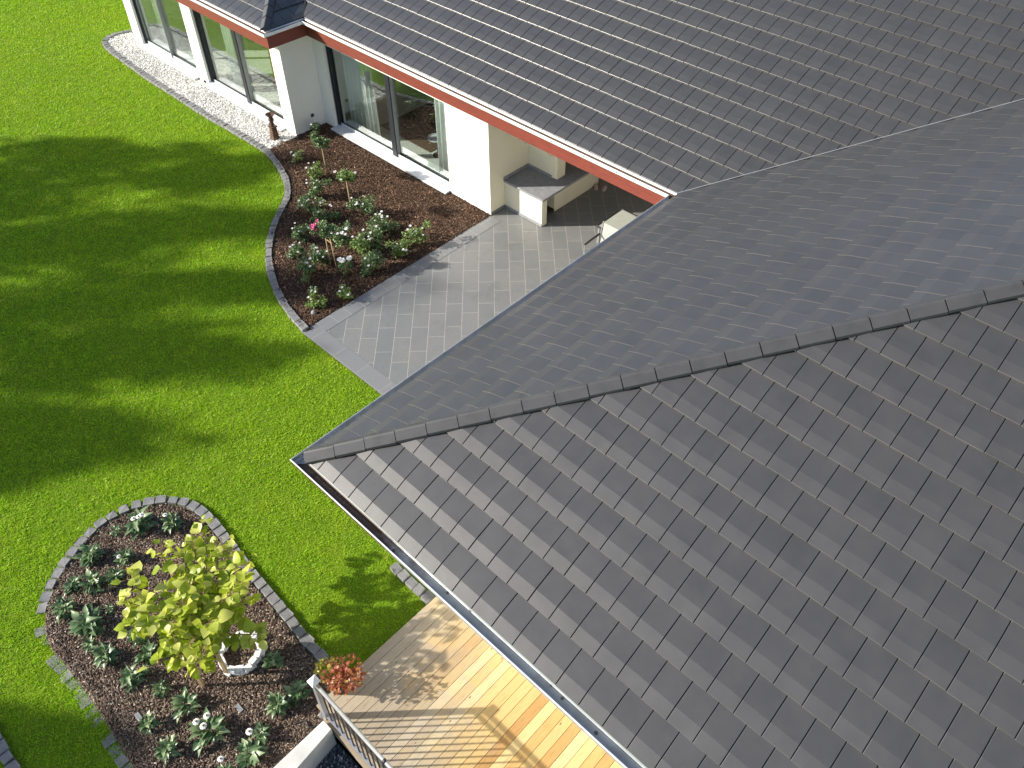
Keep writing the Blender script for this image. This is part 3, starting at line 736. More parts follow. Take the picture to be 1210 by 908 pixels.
# garden table and chair under the near eave
gt = empty('garden_table', (-2.2, 9.47, .02), 'grey topped aluminium garden table on the slate terrace under the eave', 'table')
MB().box(-.30, 2.0, -.42, .42, .695, .715).build('table_top', M['mesh_fabric'], gt, bevel=.004)
tf = MB(); tf.box(-.34, 2.04, -.46, -.421, .68, .72); tf.box(-.34, 2.04, .421, .46, .68, .72); tf.box(-.34, -.301, -.42, .42, .68, .72); tf.box(2.001, 2.04, -.42, .42, .68, .72); tf.build('table_frame', M['steel_dark'], gt, bevel=.003)
for x in (-.28, 1.98):
    for y in (-.41, .41): MB().box(x - .02, x + .02, y - .02, y + .02, 0, .679).build('leg', M['alu'], gt)
gc = empty('garden_chair', (-2.05, 8.62, .02), 'aluminium garden chair with pale sling seat pulled up to the garden table', 'chair', None, R_(180))
MB().box(-.24, .24, -.22, .22, .42, .44).build('seat', M['mesh_fabric'], gc)
MB().add([(-.23, -.24, .46), (.23, -.24, .46), (.23, -.34, .95), (-.23, -.34, .95), (-.23, -.25, .46), (.23, -.25, .46), (.23, -.35, .95), (-.23, -.35, .95)], [(0, 1, 2, 3), (7, 6, 5, 4), (0, 4, 5, 1), (1, 5, 6, 2), (2, 6, 7, 3), (3, 7, 4, 0)]).build('backrest', M['mesh_fabric'], gc)
for s in (-1, 1):
    MB().tube([(s * .27, .23, 0), (s * .27, .25, .64), (s * .27, -.28, .66), (s * .265, -.36, .97)], .014).build('side_frame', M['alu'], gc)
    MB().tube([(s * .27, -.30, 0), (s * .27, -.22, .44), (s * .27, .22, .44)], .014).build('leg_frame', M['alu'], gc)
    MB().tube([(s * .28, -.26, .675), (s * .28, .24, .665)], .022).build('armrest', M['black'], gc, smooth=True)
wc = empty('garden_chair', (-1.42, 10.55, .02), 'white garden chair half hidden behind the garden table', 'chair', None, R_(40))
MB().box(-.23, .23, -.23, .23, .42, .45).build('seat', M['white_plastic'], wc, bevel=.01); MB().box(-.23, .23, .24, .27, .46, .92).build('backrest', M['white_plastic'], wc, bevel=.01)
for s in (-1, 1):
    for q in (-1, 1): MB().box(s * .21 - .018, s * .21 + .018, q * .21 - .018, q * .21 + .018, 0, .42).build('leg', M['alu'], wc)
def clog(loc, rz, label):
    bm = bmesh.new(); bmesh.ops.create_uvsphere(bm, u_segments=14, v_segments=9, radius=1)
    for v in bm.verts:
        v.co.x *= .045 * (1.1 - .2 * v.co.y); v.co.y *= .13; v.co.z = max(v.co.z * .05 + .04, 0) - (.045 if (v.co.y < -.02 and v.co.z > .5 and abs(v.co.x) < .04) else 0)
        v.co.z = max(v.co.z, .004)
    me = bpy.data.meshes.new('clog'); bm.to_mesh(me); bm.free(); o = link('clog', me, M['pink'], None, True); o.location = loc; o.rotation_euler = (0, 0, rz)
    return tag(o, label, 'shoe')
clog((-4.12, 11.00, .022), R_(40), 'left dusty pink clog of the pair on the dark terrace floor')
clog((-3.93, 11.10, .022), R_(20), 'right dusty pink clog of the pair on the dark terrace floor')

# ------------------------------------------------------------------ garden urn
ur = empty('garden_pump', (-11.84, 6.98, .01), 'small rusty cast iron hydrant ornament with bowl top on the white gravel strip', 'ornament')
MB().add([(-.11, -.11, 0), (.11, -.11, 0), (.11, .11, 0), (-.11, .11, 0), (-.08, -.08, .10), (.08, -.08, .10), (.08, .08, .10), (-.08, .08, .10), (-.07, -.07, .36), (.07, -.07, .36), (.07, .07, .36), (-.07, .07, .36)],
         [(0, 1, 5, 4), (1, 2, 6, 5), (2, 3, 7, 6), (3, 0, 4, 7), (4, 5, 9, 8), (5, 6, 10, 9), (6, 7, 11, 10), (7, 4, 8, 11), (8, 9, 10, 11)]).build('base', M['rust'], ur, bevel=.008)
MB().box(-.095, .095, -.095, .095, .361, .395).build('plate', M['rust'], ur, bevel=.008)
MB().lathe([(.055, .396), (.065, .43), (.045, .47), (.05, .52), (.075, .57), (.07, .60), (.05, .63), (.06, .66), (.11, .72), (.125, .735), (.118, .74), (.07, .69), (0, .67)], 20).build('bowl', M['rust'], ur, smooth=True)
MB().tube([(-.07, 0, .42), (-.13, 0, .42), (-.135, 0, .38)], .024).build('spout', M['rust'], ur, smooth=True)
MB().tube([(.05, 0, .43), (.16, .03, .44), (.17, .03, .43)], .012).build('handle', M['rust'], ur, smooth=True)

# ------------------------------------------------------------------ concrete wall, deck, railing
MB().prism([(1.44, -1.38), (1.62, -1.38), (1.78, -5.6), (1.42, -5.6)], -.5, .275)
cw = MB().prism([(1.43, -1.36), (1.60, -1.36), (1.70, -2.2), (1.80, -5.6), (1.42, -5.6), (1.44, -2.2)], -.5, .275).build('retaining_wall', M['concrete'], bevel=.008)
tag(cw, 'low pale concrete retaining wall between the planting bed and the dark gravel', 'wall')
edging([(1.20, -.98), (1.38, -1.25)], 1, 'two granite blocks at the end of the round bed beside the railing post', (1.3, -1.1, 0))

dk = empty('wooden_deck', (3, -.2, 0), 'larch plank deck under the near gutter, grey at one side and orange at the other', 'deck')
OD = (3, -.2, 0)
V = []; F = []; TI = []; WE = []; x = DECK_X0; bw = .140
while x < 12:
    n0 = len(V); e = .0025; t = random.random(); jz = random.uniform(-.0012, .0012)
    y0, y1 = DECK_Y0 - random.uniform(0, .004), DECK_Y1
    ys = np.linspace(y0, y1, 8)
    prof = [(x, DECK_Z - .028), (x, DECK_Z - e), (x + e, DECK_Z), (x + bw - .005 - e, DECK_Z), (x + bw - .005, DECK_Z - e), (x + bw - .005, DECK_Z - .028)]
    for yy in ys:
        for (px, pz) in prof: V.append((px, yy, pz + jz))
    for i in range(7):
        for k in range(5):
            F.append((n0 + i * 6 + k, n0 + i * 6 + k + 1, n0 + (i + 1) * 6 + k + 1, n0 + (i + 1) * 6 + k)); TI.append(t)
            ym = (ys[i] + ys[i + 1]) / 2; WE.append(min(1, max(0, (x - 1.2) * .27 + (ym + .9) * .22)))
    F.append((n0 + 5, n0 + 4, n0 + 3, n0 + 2)); TI.append(t); WE.append(WE[-1])
    F.append((n0 + 0, n0 + 1, n0 + 2, n0 + 5)); TI.append(t); WE.append(WE[-1])
    x += bw
F = [tuple(f) for f in F]
me = bpy.data.meshes.new('boards'); me.from_pydata([(a - OD[0], b - OD[1], c) for a, b, c in V], [], F)
for an, arr in (('tint', TI), ('wear', WE)):
    at = me.attributes.new(an, 'FLOAT', 'FACE'); at.data.foreach_set('value', arr)
bo = link('boards', me, M['deck'], dk)
MB().box(DECK_X0 + .02, 12, DECK_Y0 + .03, DECK_Y1, DECK_Z - .16, DECK_Z - .035).build('joists', M['dark_gap'], dk, OD)
MB().box(DECK_X0 + .2, 12, DECK_Y0 - .042, DECK_Y0 - .008, DECK_Z - .20, DECK_Z - .004).box(DECK_X0 - .006, DECK_X0 + .016, DECK_Y0 + .02, DECK_Y1, DECK_Z - .15, DECK_Z - .032).build('rim_board', M['deck'], dk, OD)

rl = empty('deck_railing', (1.40, -1.30, DECK_Z), 'galvanised balustrade with capped post along the outer edge of the deck', 'railing')
OR = (1.40, -1.30, DECK_Z); YR = -1.296
post = MB().box(1.36, 1.43, YR - .035, YR + .035, -.05, 1.235).build('post', M['steel'], rl, OR, bevel=.006)
MB().add([(1.335, YR - .06, 1.236), (1.455, YR - .06, 1.236), (1.455, YR + .06, 1.236), (1.335, YR + .06, 1.236), (1.335, YR - .06, 1.25), (1.455, YR - .06, 1.25), (1.455, YR + .06, 1.25), (1.335, YR + .06, 1.25), (1.395, YR, 1.285)],
         [(3, 2, 1, 0), (0, 1, 5, 4), (1, 2, 6, 5), (2, 3, 7, 6), (3, 0, 4, 7), (4, 5, 8), (5, 6, 8), (6, 7, 8), (7, 4, 8)]).build('post_cap', M['gutter_white'], post)
for c in list(post.children): c.location = (-OR[0], -OR[1], -OR[2])
MB().tube([(1.435, YR, 1.19), (9.0, YR, 1.19)], .024, 12).build('handrail', M['steel'], rl, OR, smooth=True)
MB().tube([(2.72, YR, 1.19), (2.76, YR, 1.19)], .028, 12).build('rail_joint', M['steel_dark'], rl, OR, smooth=True)
MB().box(1.435, 9.0, YR - .02, YR + .02, 1.11, 1.135).build('upper_rail', M['steel_dark'], rl, OR)
MB().box(1.435, 9.0, YR - .022, YR + .022, .27, .295).build('bottom_rail', M['steel'], rl, OR)
for k in range(46):
    xx = 1.52 + k * .115
    MB().box(xx - .008, xx + .008, YR - .008, YR + .008, .2955, 1.1095).build('baluster', M['steel_dark'], rl, OR)
for xx in (2.9, 4.5, 6.1, 7.7): MB().box(xx - .025, xx + .025, YR - .026, YR + .026, .18, 1.165).build('post', M['steel'], rl, OR)
tag(MB().tube(smooth_path([(1.08, -1.62, .045), (1.17, -1.50, .05), (1.26, -1.52, .06), (1.33, -1.44, .06), (1.38, -1.40, .05)], 5), .011, 6).build('hose', M['black'], smooth=True), 'short black hose lying on the bark beside the concrete wall', 'hose')

# ------------------------------------------------------------------ edgings
edging([(a[0], a[1]) for a in EDGE_GRAVEL], 1, 'long row of granite blocks between the lawn and the white gravel strip', (-15.5, 6.5, 0), .172)
edging(EDGE_BED1, 1, 'curved row of granite blocks between the lawn and the rose bed', (-8.5, 5.0, 0), .165)
def sink(f): return (-.071 if f < .34 else (-.071 + (f - .34) * .71 if f < .44 else 0)) + (random.uniform(-.014, .016) if f < .42 else 0)
edging(EDGE_BED2[::1], -1, 'curved row of granite blocks around the round bed with the yellow-green young tree', (-2.0, -2.4, 0), .178, .022, sink)
edging([(.22, .72), (1.16, .72)], -1, 'short row of granite blocks beside the deck, partly under the near gutter', (.3, .8, 0))
MB().box(-11.6, -11.52, 7.05, 7.43, 0, .03)
tag(MB().prism([(-11.62, 7.06), (-11.50, 7.06), (-11.46, 7.43), (-11.56, 7.43)], .0, .05).build('divider_slab', M['concrete'], bevel=.006), 'short concrete strip between the white gravel and the rose bed at the corner pier', 'edging')
ed = edging([(-1.9, -4.46), (-.9, -4.46)], -1, 'granite blocks at the edge of the shaded lawn in the near left corner', (-1.4, -4.5, 0))
grass()

# ------------------------------------------------------------------ leaves and plants
LEAF_T = np.array([(0, 0, 0), (.30, .28, .05), (.5, .6, 0.0), (0, 1.0, -.16), (-.5, .6, 0.0), (-.30, .28, .05), (0, .5, -.06)])
def rotm(a, b, c):
    """yaw a, pitch b, roll c arrays -> (n,3,3)"""
    ca, sa, cb, sb, cc, sc = np.cos(a), np.sin(a), np.cos(b), np.sin(b), np.cos(c), np.sin(c); z = np.zeros_like(a); o = np.ones_like(a)
    Rz = np.stack([np.stack([ca, -sa, z], -1), np.stack([sa, ca, z], -1), np.stack([z, z, o], -1)], -2)
    Rx = np.stack([np.stack([o, z, z], -1), np.stack([z, cb, -sb], -1), np.stack([z, sb, cb], -1)], -2)
    Ry = np.stack([np.stack([cc, z, sc], -1), np.stack([z, o, z], -1), np.stack([-sc, z, cc], -1)], -2)
    return Rz @ Rx @ Ry
# leaf outlines: (x, y, z) with midrib; length along +y
def leaf_grid(kind, nseg=5):
    ys = np.linspace(0, 1, nseg + 1)
    if kind == 'heart': w = np.array([.10, .52, .56, .44, .22, .0][:nseg + 1]); ys = np.array([-.12, .10, .32, .58, .82, 1.05])
    elif kind == 'lance': w = np.array([.03, .16, .21, .18, .10, .0])
    else: w = np.array([.05, .30, .36, .28, .14, .0])
    return ys, w
def leaves(name, pos, yaw, pitch, roll, size, kind, mat, parent=None, droop=.35, fold=.25, tint=None, smooth=True, wscale=1.0):
    n = len(pos); ys, w = leaf_grid(kind); m = len(ys)
    V = np.zeros((n, m * 3, 3)); dr = droop * RNG.uniform(.5, 1.5, n); fo = fold * RNG.uniform(.3, 1.4, n)
    for i in range(m):
        zc = -dr * (max(ys[i], 0) ** 1.8)
        for j, sx in enumerate((-1, 0, 1)):
            V[:, i * 3 + j, 0] = sx * w[i] * wscale * RNG.uniform(.9, 1.1, n)
            V[:, i * 3 + j, 1] = ys[i] + (-.10 if (kind == 'heart' and i == 0 and sx) else 0)
            V[:, i * 3 + j, 2] = zc + abs(sx) * w[i] * fo
    V *= size[:, None, None]
    V = np.einsum('nij,nkj->nki', rotm(yaw, pitch, roll), V) + pos[:, None, :]
    f = []
    for i in range(m - 1):
        for j in range(2): f.append((i * 3 + j, i * 3 + j + 1, i * 3 + j + 4, i * 3 + j + 3))
    F = (np.array(f)[None] + (np.arange(n) * m * 3)[:, None, None]).reshape(-1, 4)
    t = np.clip(RNG.normal(.5, .25, n), 0, 1) if tint is None else tint
    return npmesh(name, V.reshape(-1, 3), F, mat, parent, attrs=[('tint', 'FACE', np.repeat(t, len(f)))], smooth=smooth)

def perennial(seed, n=30, r=.13, h=.20):
    root = bpy.data.objects.new('perennial_plant', None); COL.objects.link(root)
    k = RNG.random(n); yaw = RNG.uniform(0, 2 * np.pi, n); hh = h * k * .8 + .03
    rad = r * .65 * RNG.random(n)
    pos = np.stack([-np.sin(yaw) * rad, np.cos(yaw) * rad, hh], 1)
    pitch = .15 + .9 * k + RNG.normal(0, .2, n)
    size = r * RNG.uniform(.42, .80, n)
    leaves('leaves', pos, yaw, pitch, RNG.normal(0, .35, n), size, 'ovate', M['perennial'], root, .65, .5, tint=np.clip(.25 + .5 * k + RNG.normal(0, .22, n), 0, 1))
    return root
def daisy(parent, p, r=.032):
    mb = MB(); n = 9
    for i in range(n):
        a = 2 * math.pi * i / n; c, s = math.cos(a), math.sin(a); v = []
        for (u, w, z) in ((.25, -.18, 0), (.25, .18, 0), (1, .25, -.25), (1, -.25, -.25)): v.append((p[0] + (u * c - w * s) * r, p[1] + (u * s + w * c) * r, p[2] + z * r))
        mb.add(v, [(0, 3, 2, 1)])
    fl = mb.build('flower', M['petal'], parent)
    MB().lathe([(.011, -.004), (.012, .006), (.006, .013), (0, .014)], 8, p).build('flower_centre', M['flower_eye'], fl)
    MB().tube([(p[0] * .3, p[1] * .3, .05), p], .003, 5).build('flower_stem', M['perennial'], fl)
protoP = [perennial(i, n, r, h) for i, (n, r, h) in enumerate([(60, .155, .20), (48, .14, .17), (72, .18, .24), (42, .165, .14), (30, .11, .12)])]
PL = [(-3.233, -1.473, 2, 1.05, 3, 'broad daisy plant at the far end of the round bed, left of its twin'), (-2.888, -1.110, 0, 1.1, 1, 'daisy plant right under the topmost blocks of the round bed'), (-3.420, -1.774, 4, 1.0, 0, 'small leafy plant alone between the far left blocks and the plant with white daisies'), (-3.267, -2.252, 2, 0.9, 0, 'tall silvery leafy plant close to the left curve of the granite blocks'), (-2.867, -1.922, 0, 1.0, 1, 'leafy plant with one white daisy left of the top of the yellow-green tree'), (-3.002, -2.672, 0, 0.9, 0, 'bright leafy plant, leftmost of a pair near the left edge of the round bed'), (-2.770, -2.458, 1, 1.05, 0, 'dark leafy plant, right one of the pair near the left edge of the round bed'), (-2.645, -2.188, 1, 0.8, 0, 'narrow leafy plant hard against the left side of the yellow-green tree'), (-2.686, -2.937, 1, 1.0, 0, 'rounded leafy plant nearest the left end of the bed, just inside the sunken blocks'), (-2.240, -2.488, 4, 0.7, 0, 'tiny seedling in open bark left of the yellow-green tree'), (-2.205, -2.813, 2, 1.05, 0, 'wide dark leafy plant in the middle of the left row'), (-1.919, -2.929, 4, 0.9, 0, 'small leafy clump touching the lower side of the wide dark plant'), (-1.596, -2.866, 0, 1.1, 0, 'pale rosette plant with bright yellowish lower leaf'), (-1.021, -2.792, 2, 0.95, 0, 'dense blue-green rosette in the centre of the open bark'), (-1.520, -2.423, 1, 0.9, 0, 'leafy plant half hidden under the left low branches of the tree'), (-1.201, -2.468, 3, 0.75, 0, 'flat pale rosette beside the lowest tree leaves'), (-1.003, -2.614, 4, 0.85, 0, 'small dark tuft behind the dense blue-green rosette'), (-0.595, -2.588, 1, 0.85, 0, 'compact plant with one long yellow leaf below the tree'), (-0.157, -2.462, 3, 0.95, 0, 'spiky open leafy plant below the trunk of the tree'), (-0.308, -2.932, 1, 0.95, 0, 'upright leafy plant with a brown tip near the lower bark area'), (0.172, -2.923, 1, 1.05, 0, 'tall narrow leafy plant at the bottom edge of the picture'), (0.387, -2.437, 3, 1.15, 3, 'sprawling leafy plant with several white daisies near the bottom'), (0.879, -2.012, 4, 1.15, 1, 'yellowish leafy plant with one white daisy beside the concrete wall'), (0.997, -2.232, 3, 1.1, 0, 'dark glossy rosette next to the concrete wall at the bottom edge'), (0.745, -1.629, 0, 0.95, 0, 'pale green crinkled plant below the railing post'), (0.806, -1.356, 1, 1.1, 0, 'yellow-splashed leafy plant right beside the railing post'), (0.194, -1.344, 4, 1.15, 1, 'slender plant with a white bud to the right of the white stone ring'), (0.970, -2.576, 4, 1.1, 1, 'plant with a white daisy cut by the lower picture edge')]
used = set()
for (x, y, kind, sc, nf, lab) in PL:
    pr = protoP[kind]
    if kind in used: o = copy_tree(pr)
    else: o = pr; used.add(kind)
    for c in list(o.children):
        if c.name.startswith('flower'): bpy.data.objects.remove(c)
    o.location = (x, y, .02); o.rotation_euler = (0, 0, random.uniform(0, 6.28)); k_ = sc * random.uniform(.84, 1.08); o.scale = (k_, k_ * random.uniform(.85, 1.15), k_ * random.uniform(.85, 1.25))
    tag(o, lab, 'plant', 'leafy perennials set out in the round bed'); o['nf'] = nf
roots = [o for o in list(COL.objects) if 'nf' in o.keys()]
for o in roots:
    for k in range(o['nf']):
        a = random.uniform(0, 6.28); daisy(o, (math.cos(a) * random.uniform(.03, .1), math.sin(a) * random.uniform(.03, .1), random.uniform(.26, .36)), .036)
    del o['nf']

# roses
def blob_leaves(n, c, r, hz, shell=.55):
    d = RNG.normal(size=(n, 3)); d /= np.linalg.norm(d, axis=1)[:, None]; rr = (shell + (1 - shell) * RNG.random(n)) ** .7
    return np.array(c) + d * rr[:, None] * np.array([r, r, hz]), d
def bloom(parent, p, r, mat, name='rose_bloom'):
    rr = random.Random(int(p[0] * 1e4) ^ int(p[1] * 1e4)); bm = bmesh.new()
    for ring, (cnt, rad, tilt) in enumerate(((6, 1.0, .35), (5, .72, .8), (4, .42, 1.2))):
        for i in range(cnt):
            a = 2 * math.pi * (i + .5 * ring) / cnt + rr.uniform(-.2, .2); c, s = math.cos(a), math.sin(a); vs = []
            for (u, w) in ((.1, -.25), (.1, .25), (.75, .48), (1.0, .0), (.75, -.48)):
                x = u * rad * r; z = (u ** 2) * rad * r * math.tan(min(tilt, 1.1)) * .6 + ring * .12 * r
                vs.append(bm.verts.new((p[0] + x * c - w * rad * r * s, p[1] + x * s + w * rad * r * c, p[2] + z)))
            bm.faces.new(vs)
    me = bpy.data.meshes.new(name); bm.to_mesh(me); bm.free(); return link(name, me, mat, parent)
def rose_bush(loc, r, h, n, nb, label, light=False, pink=False, cat='rose bush', top=None, bud=.036):
    root = empty('rose_bush', (loc[0], loc[1], .02), label, cat, 'roses planted in the bed by the terrace')
    st = MB()
    for k in range(7):
        a = random.uniform(0, 6.28); q = random.uniform(.4, .95)
        st.tube([(0, 0, 0), (math.cos(a) * r * q * .45, math.sin(a) * r * q * .45, h * .5), (math.cos(a) * r * q, math.sin(a) * r * q, h * random.uniform(.75, 1))], [.007, .005, .002], 5)
    st.build('stems', M['bark'], root)
    # leaves in several uneven clumps
    P = []; Dd = []
    for k in range(9):
        a = random.uniform(0, 6.28); q = random.uniform(.1, 1.0); cz = h * random.uniform(.2, .95)
        p, d = blob_leaves(n // 9, (math.cos(a) * r * q, math.sin(a) * r * q, cz), r * random.uniform(.28, .55), h * random.uniform(.14, .28), .1); P.append(p); Dd.append(d)
    P = np.concatenate(P); Dd = np.concatenate(Dd); m = len(P); P[:, 2] = np.maximum(P[:, 2], .02)
    leaves('leaves', P, np.arctan2(Dd[:, 1], Dd[:, 0]) - np.pi / 2 + RNG.normal(0, .6, m), RNG.normal(.1, .5, m), RNG.normal(0, .5, m), RNG.uniform(.030, .060, m), 'ovate', M['rose_leaf_light' if light else 'rose_leaf'], root, .2, .3)
    for k in range(nb):
        a = random.uniform(0, 6.28); q = random.uniform(.2, .95)
        bloom(root, (math.cos(a) * r * q, math.sin(a) * r * q, h * random.uniform(.75, 1.02)), bud * random.uniform(.75, 1.15), M['petal_pink' if pink else 'petal'])
    return root
def rose_standard(loc, ht, r, n, nb, label, light=False, pink=False, lean=(0, 0)):
    root = empty('standard_rose', (loc[0], loc[1], .02), label, 'standard rose', 'roses planted in the bed by the terrace')
    c = (lean[0], lean[1], ht)
    MB().tube([(0, 0, 0), (lean[0] * .3, lean[1] * .3, ht * .45), (lean[0] * .9, lean[1] * .9, ht - .05)], [.017, .014, .010], 8).build('trunk', M['stake'], root, smooth=True)
    br = MB()
    for k in range(9):
        a = random.uniform(0, 6.28); q = random.uniform(.5, .9)
        br.tube([(c[0] * .9, c[1] * .9, ht - .06), (c[0] + math.cos(a) * r * q, c[1] + math.sin(a) * r * q, ht + random.uniform(-.1, .5) * r)], [.006, .002], 5)
    br.build('branches', M['bark'], root)
    P = []; Dd = []
    for k in range(8):
        a = random.uniform(0, 6.28); q = random.uniform(.2, .8)
        p, d = blob_leaves(n // 8, (c[0] + math.cos(a) * r * q, c[1] + math.sin(a) * r * q, ht + random.uniform(-.2, .6) * r), r * random.uniform(.3, .5), r * random.uniform(.3, .5), .2); P.append(p); Dd.append(d)
    P = np.concatenate(P); Dd = np.concatenate(Dd); m = len(P)
    leaves('leaves', P, np.arctan2(Dd[:, 1], Dd[:, 0]) - np.pi / 2 + RNG.normal(0, .6, m), RNG.normal(.1, .5, m), RNG.normal(0, .5, m), RNG.uniform(.030, .058, m), 'ovate', M['rose_leaf_light' if light else 'rose_leaf'], root, .2, .3)
    for k in range(nb):
        a = random.uniform(0, 6.28) if not pink else random.uniform(3.0, 4.8); q = random.uniform(.6, 1.0)
        bloom(root, (c[0] + math.cos(a) * r * q, c[1] + math.sin(a) * r * q, ht + r * random.uniform(.1, .5)), .045, M['petal_pink' if pink else 'petal'])
    return root
SR = [(-9.319, 6.780), (-7.663, 6.241), (-6.431, 4.688)]
rose_standard(SR[0], 1.02, .25, 1300, 0, 'dark green standard rose on a straight stem nearest the return wall', lean=(.02, -.02))
rose_standard(SR[1], .98, .25, 1000, 4, 'yellowish green standard rose on a crooked pale stem in the middle of the bed', light=True, lean=(-.02, .0))
rose_standard(SR[2], .98, .26, 1200, 9, 'standard rose with pink blooms on a pale stem with a stake beside it', pink=True)
SK = [(-6.242, 4.703)][0]
sk = empty('plant_stake', (SK[0], SK[1], .02), 'thin round wooden stake beside the pink standard rose', 'stake')
MB().tube([(0, 0, 0), (-.02, -.01, .82)], .013, 8).build('rod', M['stake'], sk, smooth=True); MB().box(-.17, .02, -.02, .0, .70, .725).build('tie', M['bark'], sk)
BU = [(-10.441, 6.697, 0.1, 0.22, 70, 1, 1, 'small rose with one large white bloom nearest the white gravel'), (-11.199, 7.839, 0.1, 0.3, 90, 0, 0, 'tiny pale bush at the foot of the return wall'), (-9.501, 6.503, 0.17, 0.34, 230, 3, 1, 'light green rose bush with white blooms left of the dark standard rose'), (-8.804, 6.138, 0.2, 0.34, 260, 3, 0, 'dark rose bush with white blooms below the dark standard rose'), (-8.417, 5.533, 0.2, 0.32, 260, 3, 0, 'white-blooming rose bush nearest the inner curve of the granite blocks'), (-7.852, 5.598, 0.2, 0.34, 260, 2, 0, 'dark rose bush between the two left-hand standard roses'), (-7.620, 4.788, 0.17, 0.34, 230, 3, 0, 'leggy rose bush beside the blocks left of the pink standard'), (-7.090, 4.315, 0.15, 0.32, 170, 2, 0, 'open rose bush hugging the stone edging below the leggy one'), (-6.413, 4.069, 0.16, 0.36, 220, 1, 0, 'rose bush with thin canes below the pink blooms, nearest the lawn'), (-6.627, 4.585, 0.17, 0.3, 210, 3, 0, 'dark rose bush around the foot of the pink standard rose'), (-6.840, 5.304, 0.2, 0.38, 300, 4, 0, 'rose bush with a big pale bloom right of the pink standard'), (-7.323, 6.373, 0.22, 0.4, 360, 2, 0, 'tall dark rose bush right of the crooked standard rose'), (-6.491, 6.242, 0.25, 0.44, 430, 3, 0, 'big dark rose bush with a white bloom on top towards the window'), (-6.236, 5.446, 0.2, 0.36, 300, 3, 1, 'pale-leaved rose bush with cream blooms in the middle of the bed'), (-6.237, 5.784, 0.2, 0.4, 300, 1, 0, 'upright dark rose bush with a lime tinge left of the light green pair'), (-5.615, 5.131, 0.22, 0.36, 360, 1, 0, 'broad dark rose bush nearest the middle of the patio edge'), (-5.541, 5.932, 0.17, 0.28, 240, 2, 1, 'light green rose bush, left one of the pair near the patio'), (-5.639, 6.517, 0.2, 0.36, 250, 4, 1, 'light green rose bush with bright white blooms, right one of the pair near the patio'), (-5.320, 4.258, 0.13, 0.18, 110, 0, 1, 'low rose bush with small green leaves by the big white bloom'), (-5.652, 3.726, 0.15, 0.26, 190, 2, 1, 'rose bush with white blooms closest to the patio corner'), (-6.015, 4.756, 0.13, 0.3, 70, 1, 0, 'low rose carrying a single very large white bloom')]
for (x, y, r, h, n, nb, lt, lab) in BU:
    rose_bush((x, y), r * 1.35, h * 1.3, int(n * 2.8), nb + 3, lab, light=bool(lt), bud=.085 if 'very large' in lab else (.05 if 'large' in lab or 'big pale' in lab else .034))
tag(MB().lathe([(0, 0), (.05, 0), (.06, .03), (.045, .07), (0, .08)], 10, (*[(-5.411, 3.484)][0], .02)).build('stone', M['granite'], smooth=True), 'grey rounded stone lying on the bark at the patio corner of the rose bed', 'stone')
for (x, y, rz, lab) in [(0.367, -2.003, 0.4, 'small grey slate label lying in the bark right of the spiky plant'), (-0.523, -2.975, 1.2, 'small grey slate piece lying in the lower left bark')]:
    tag(MB().box(-.06, .06, -.03, .03, .0, .014).build('slate_piece', M['granite_top']), lab, 'stone').location = (x, y, .035)

# stakes and white stone ring beside the young tree
for i, (x, y, lab) in enumerate(((-.27, -2.17, 'sawn softwood stake on the left of the young tree trunk'), (-.17, -1.85, 'sawn softwood stake on the right of the young tree trunk'))):
    s = empty('tree_stake', (x, y, .02), lab, 'stake', 'softwood stakes by the young tree')
    MB().box(-.028, .028, -.018, .018, 0, .62, R_(35)).build('plank', M['stake'], s, bevel=.003)
rg = empty('stone_ring', (-.27, -1.56, .02), 'low ring of white stone blocks standing in the bark under the young tree', 'planter')
for lay in range(2):
    for k in range(16):
        if lay and k in (2, 3, 7, 12): continue
        a = 2 * math.pi * (k + .5 * lay) / 16; R0 = .262 / math.cos(((a + .2) % (math.pi / 3)) - math.pi / 6) * (.97 if lay else 1)
        x, y = R0 * math.cos(a), R0 * math.sin(a)
        MB().box(x - .052, x + .052, y - .042, y + .042, lay * .062, lay * .062 + .057, a + math.pi / 2 + random.uniform(-.12, .12)).build('stone_block', M['white_stone'], rg, bevel=.003)

# young yellow-green tree with large heart leaves
tr = empty('young_tree', (-.52, -1.86, .02), 'young tree with large heart-shaped yellow-green leaves standing in the round bed', 'tree')
TB = np.array((-.52, -1.86, .02))
MB().tube([(0, 0, 0), (-.03, .03, .4), (-.06, .06, .75)], [.026, .022, .018], 8).build('trunk', M['bark'], tr, smooth=True)
TIPS = [(-1.774, -0.977), (-1.333, -0.917), (-1.585, -1.226)] + [(-1.615, -1.664), (-1.267, -1.558), (-0.880, -1.340), (-0.833, -0.977), (-0.565, -1.595), (-0.798, -1.643)] + [(-1.406, -2.185), (-1.071, -2.338), (-0.439, -0.981), (-0.220, -1.354), (-0.443, -2.121), (-0.050, -1.758), (-0.707, -2.208), (-0.568, -1.871)] + [(-0.962, -2.496), (-0.202, -1.239), (-0.189, -2.062), (0.080, -2.042), (-0.430, -2.161), (-0.179, -1.612)] + [(-0.471, -2.474), (-0.293, -1.790), (0.150, -1.349), (-0.018, -2.132), (-0.333, -2.239)]
ZT = [1.10] * 3 + [1.40] * 6 + [1.5] * 8 + [1.2] * 6 + [.85] * 5
bl = MB(); LP = []; LY = []; LPi = []; LS = []; LT = []
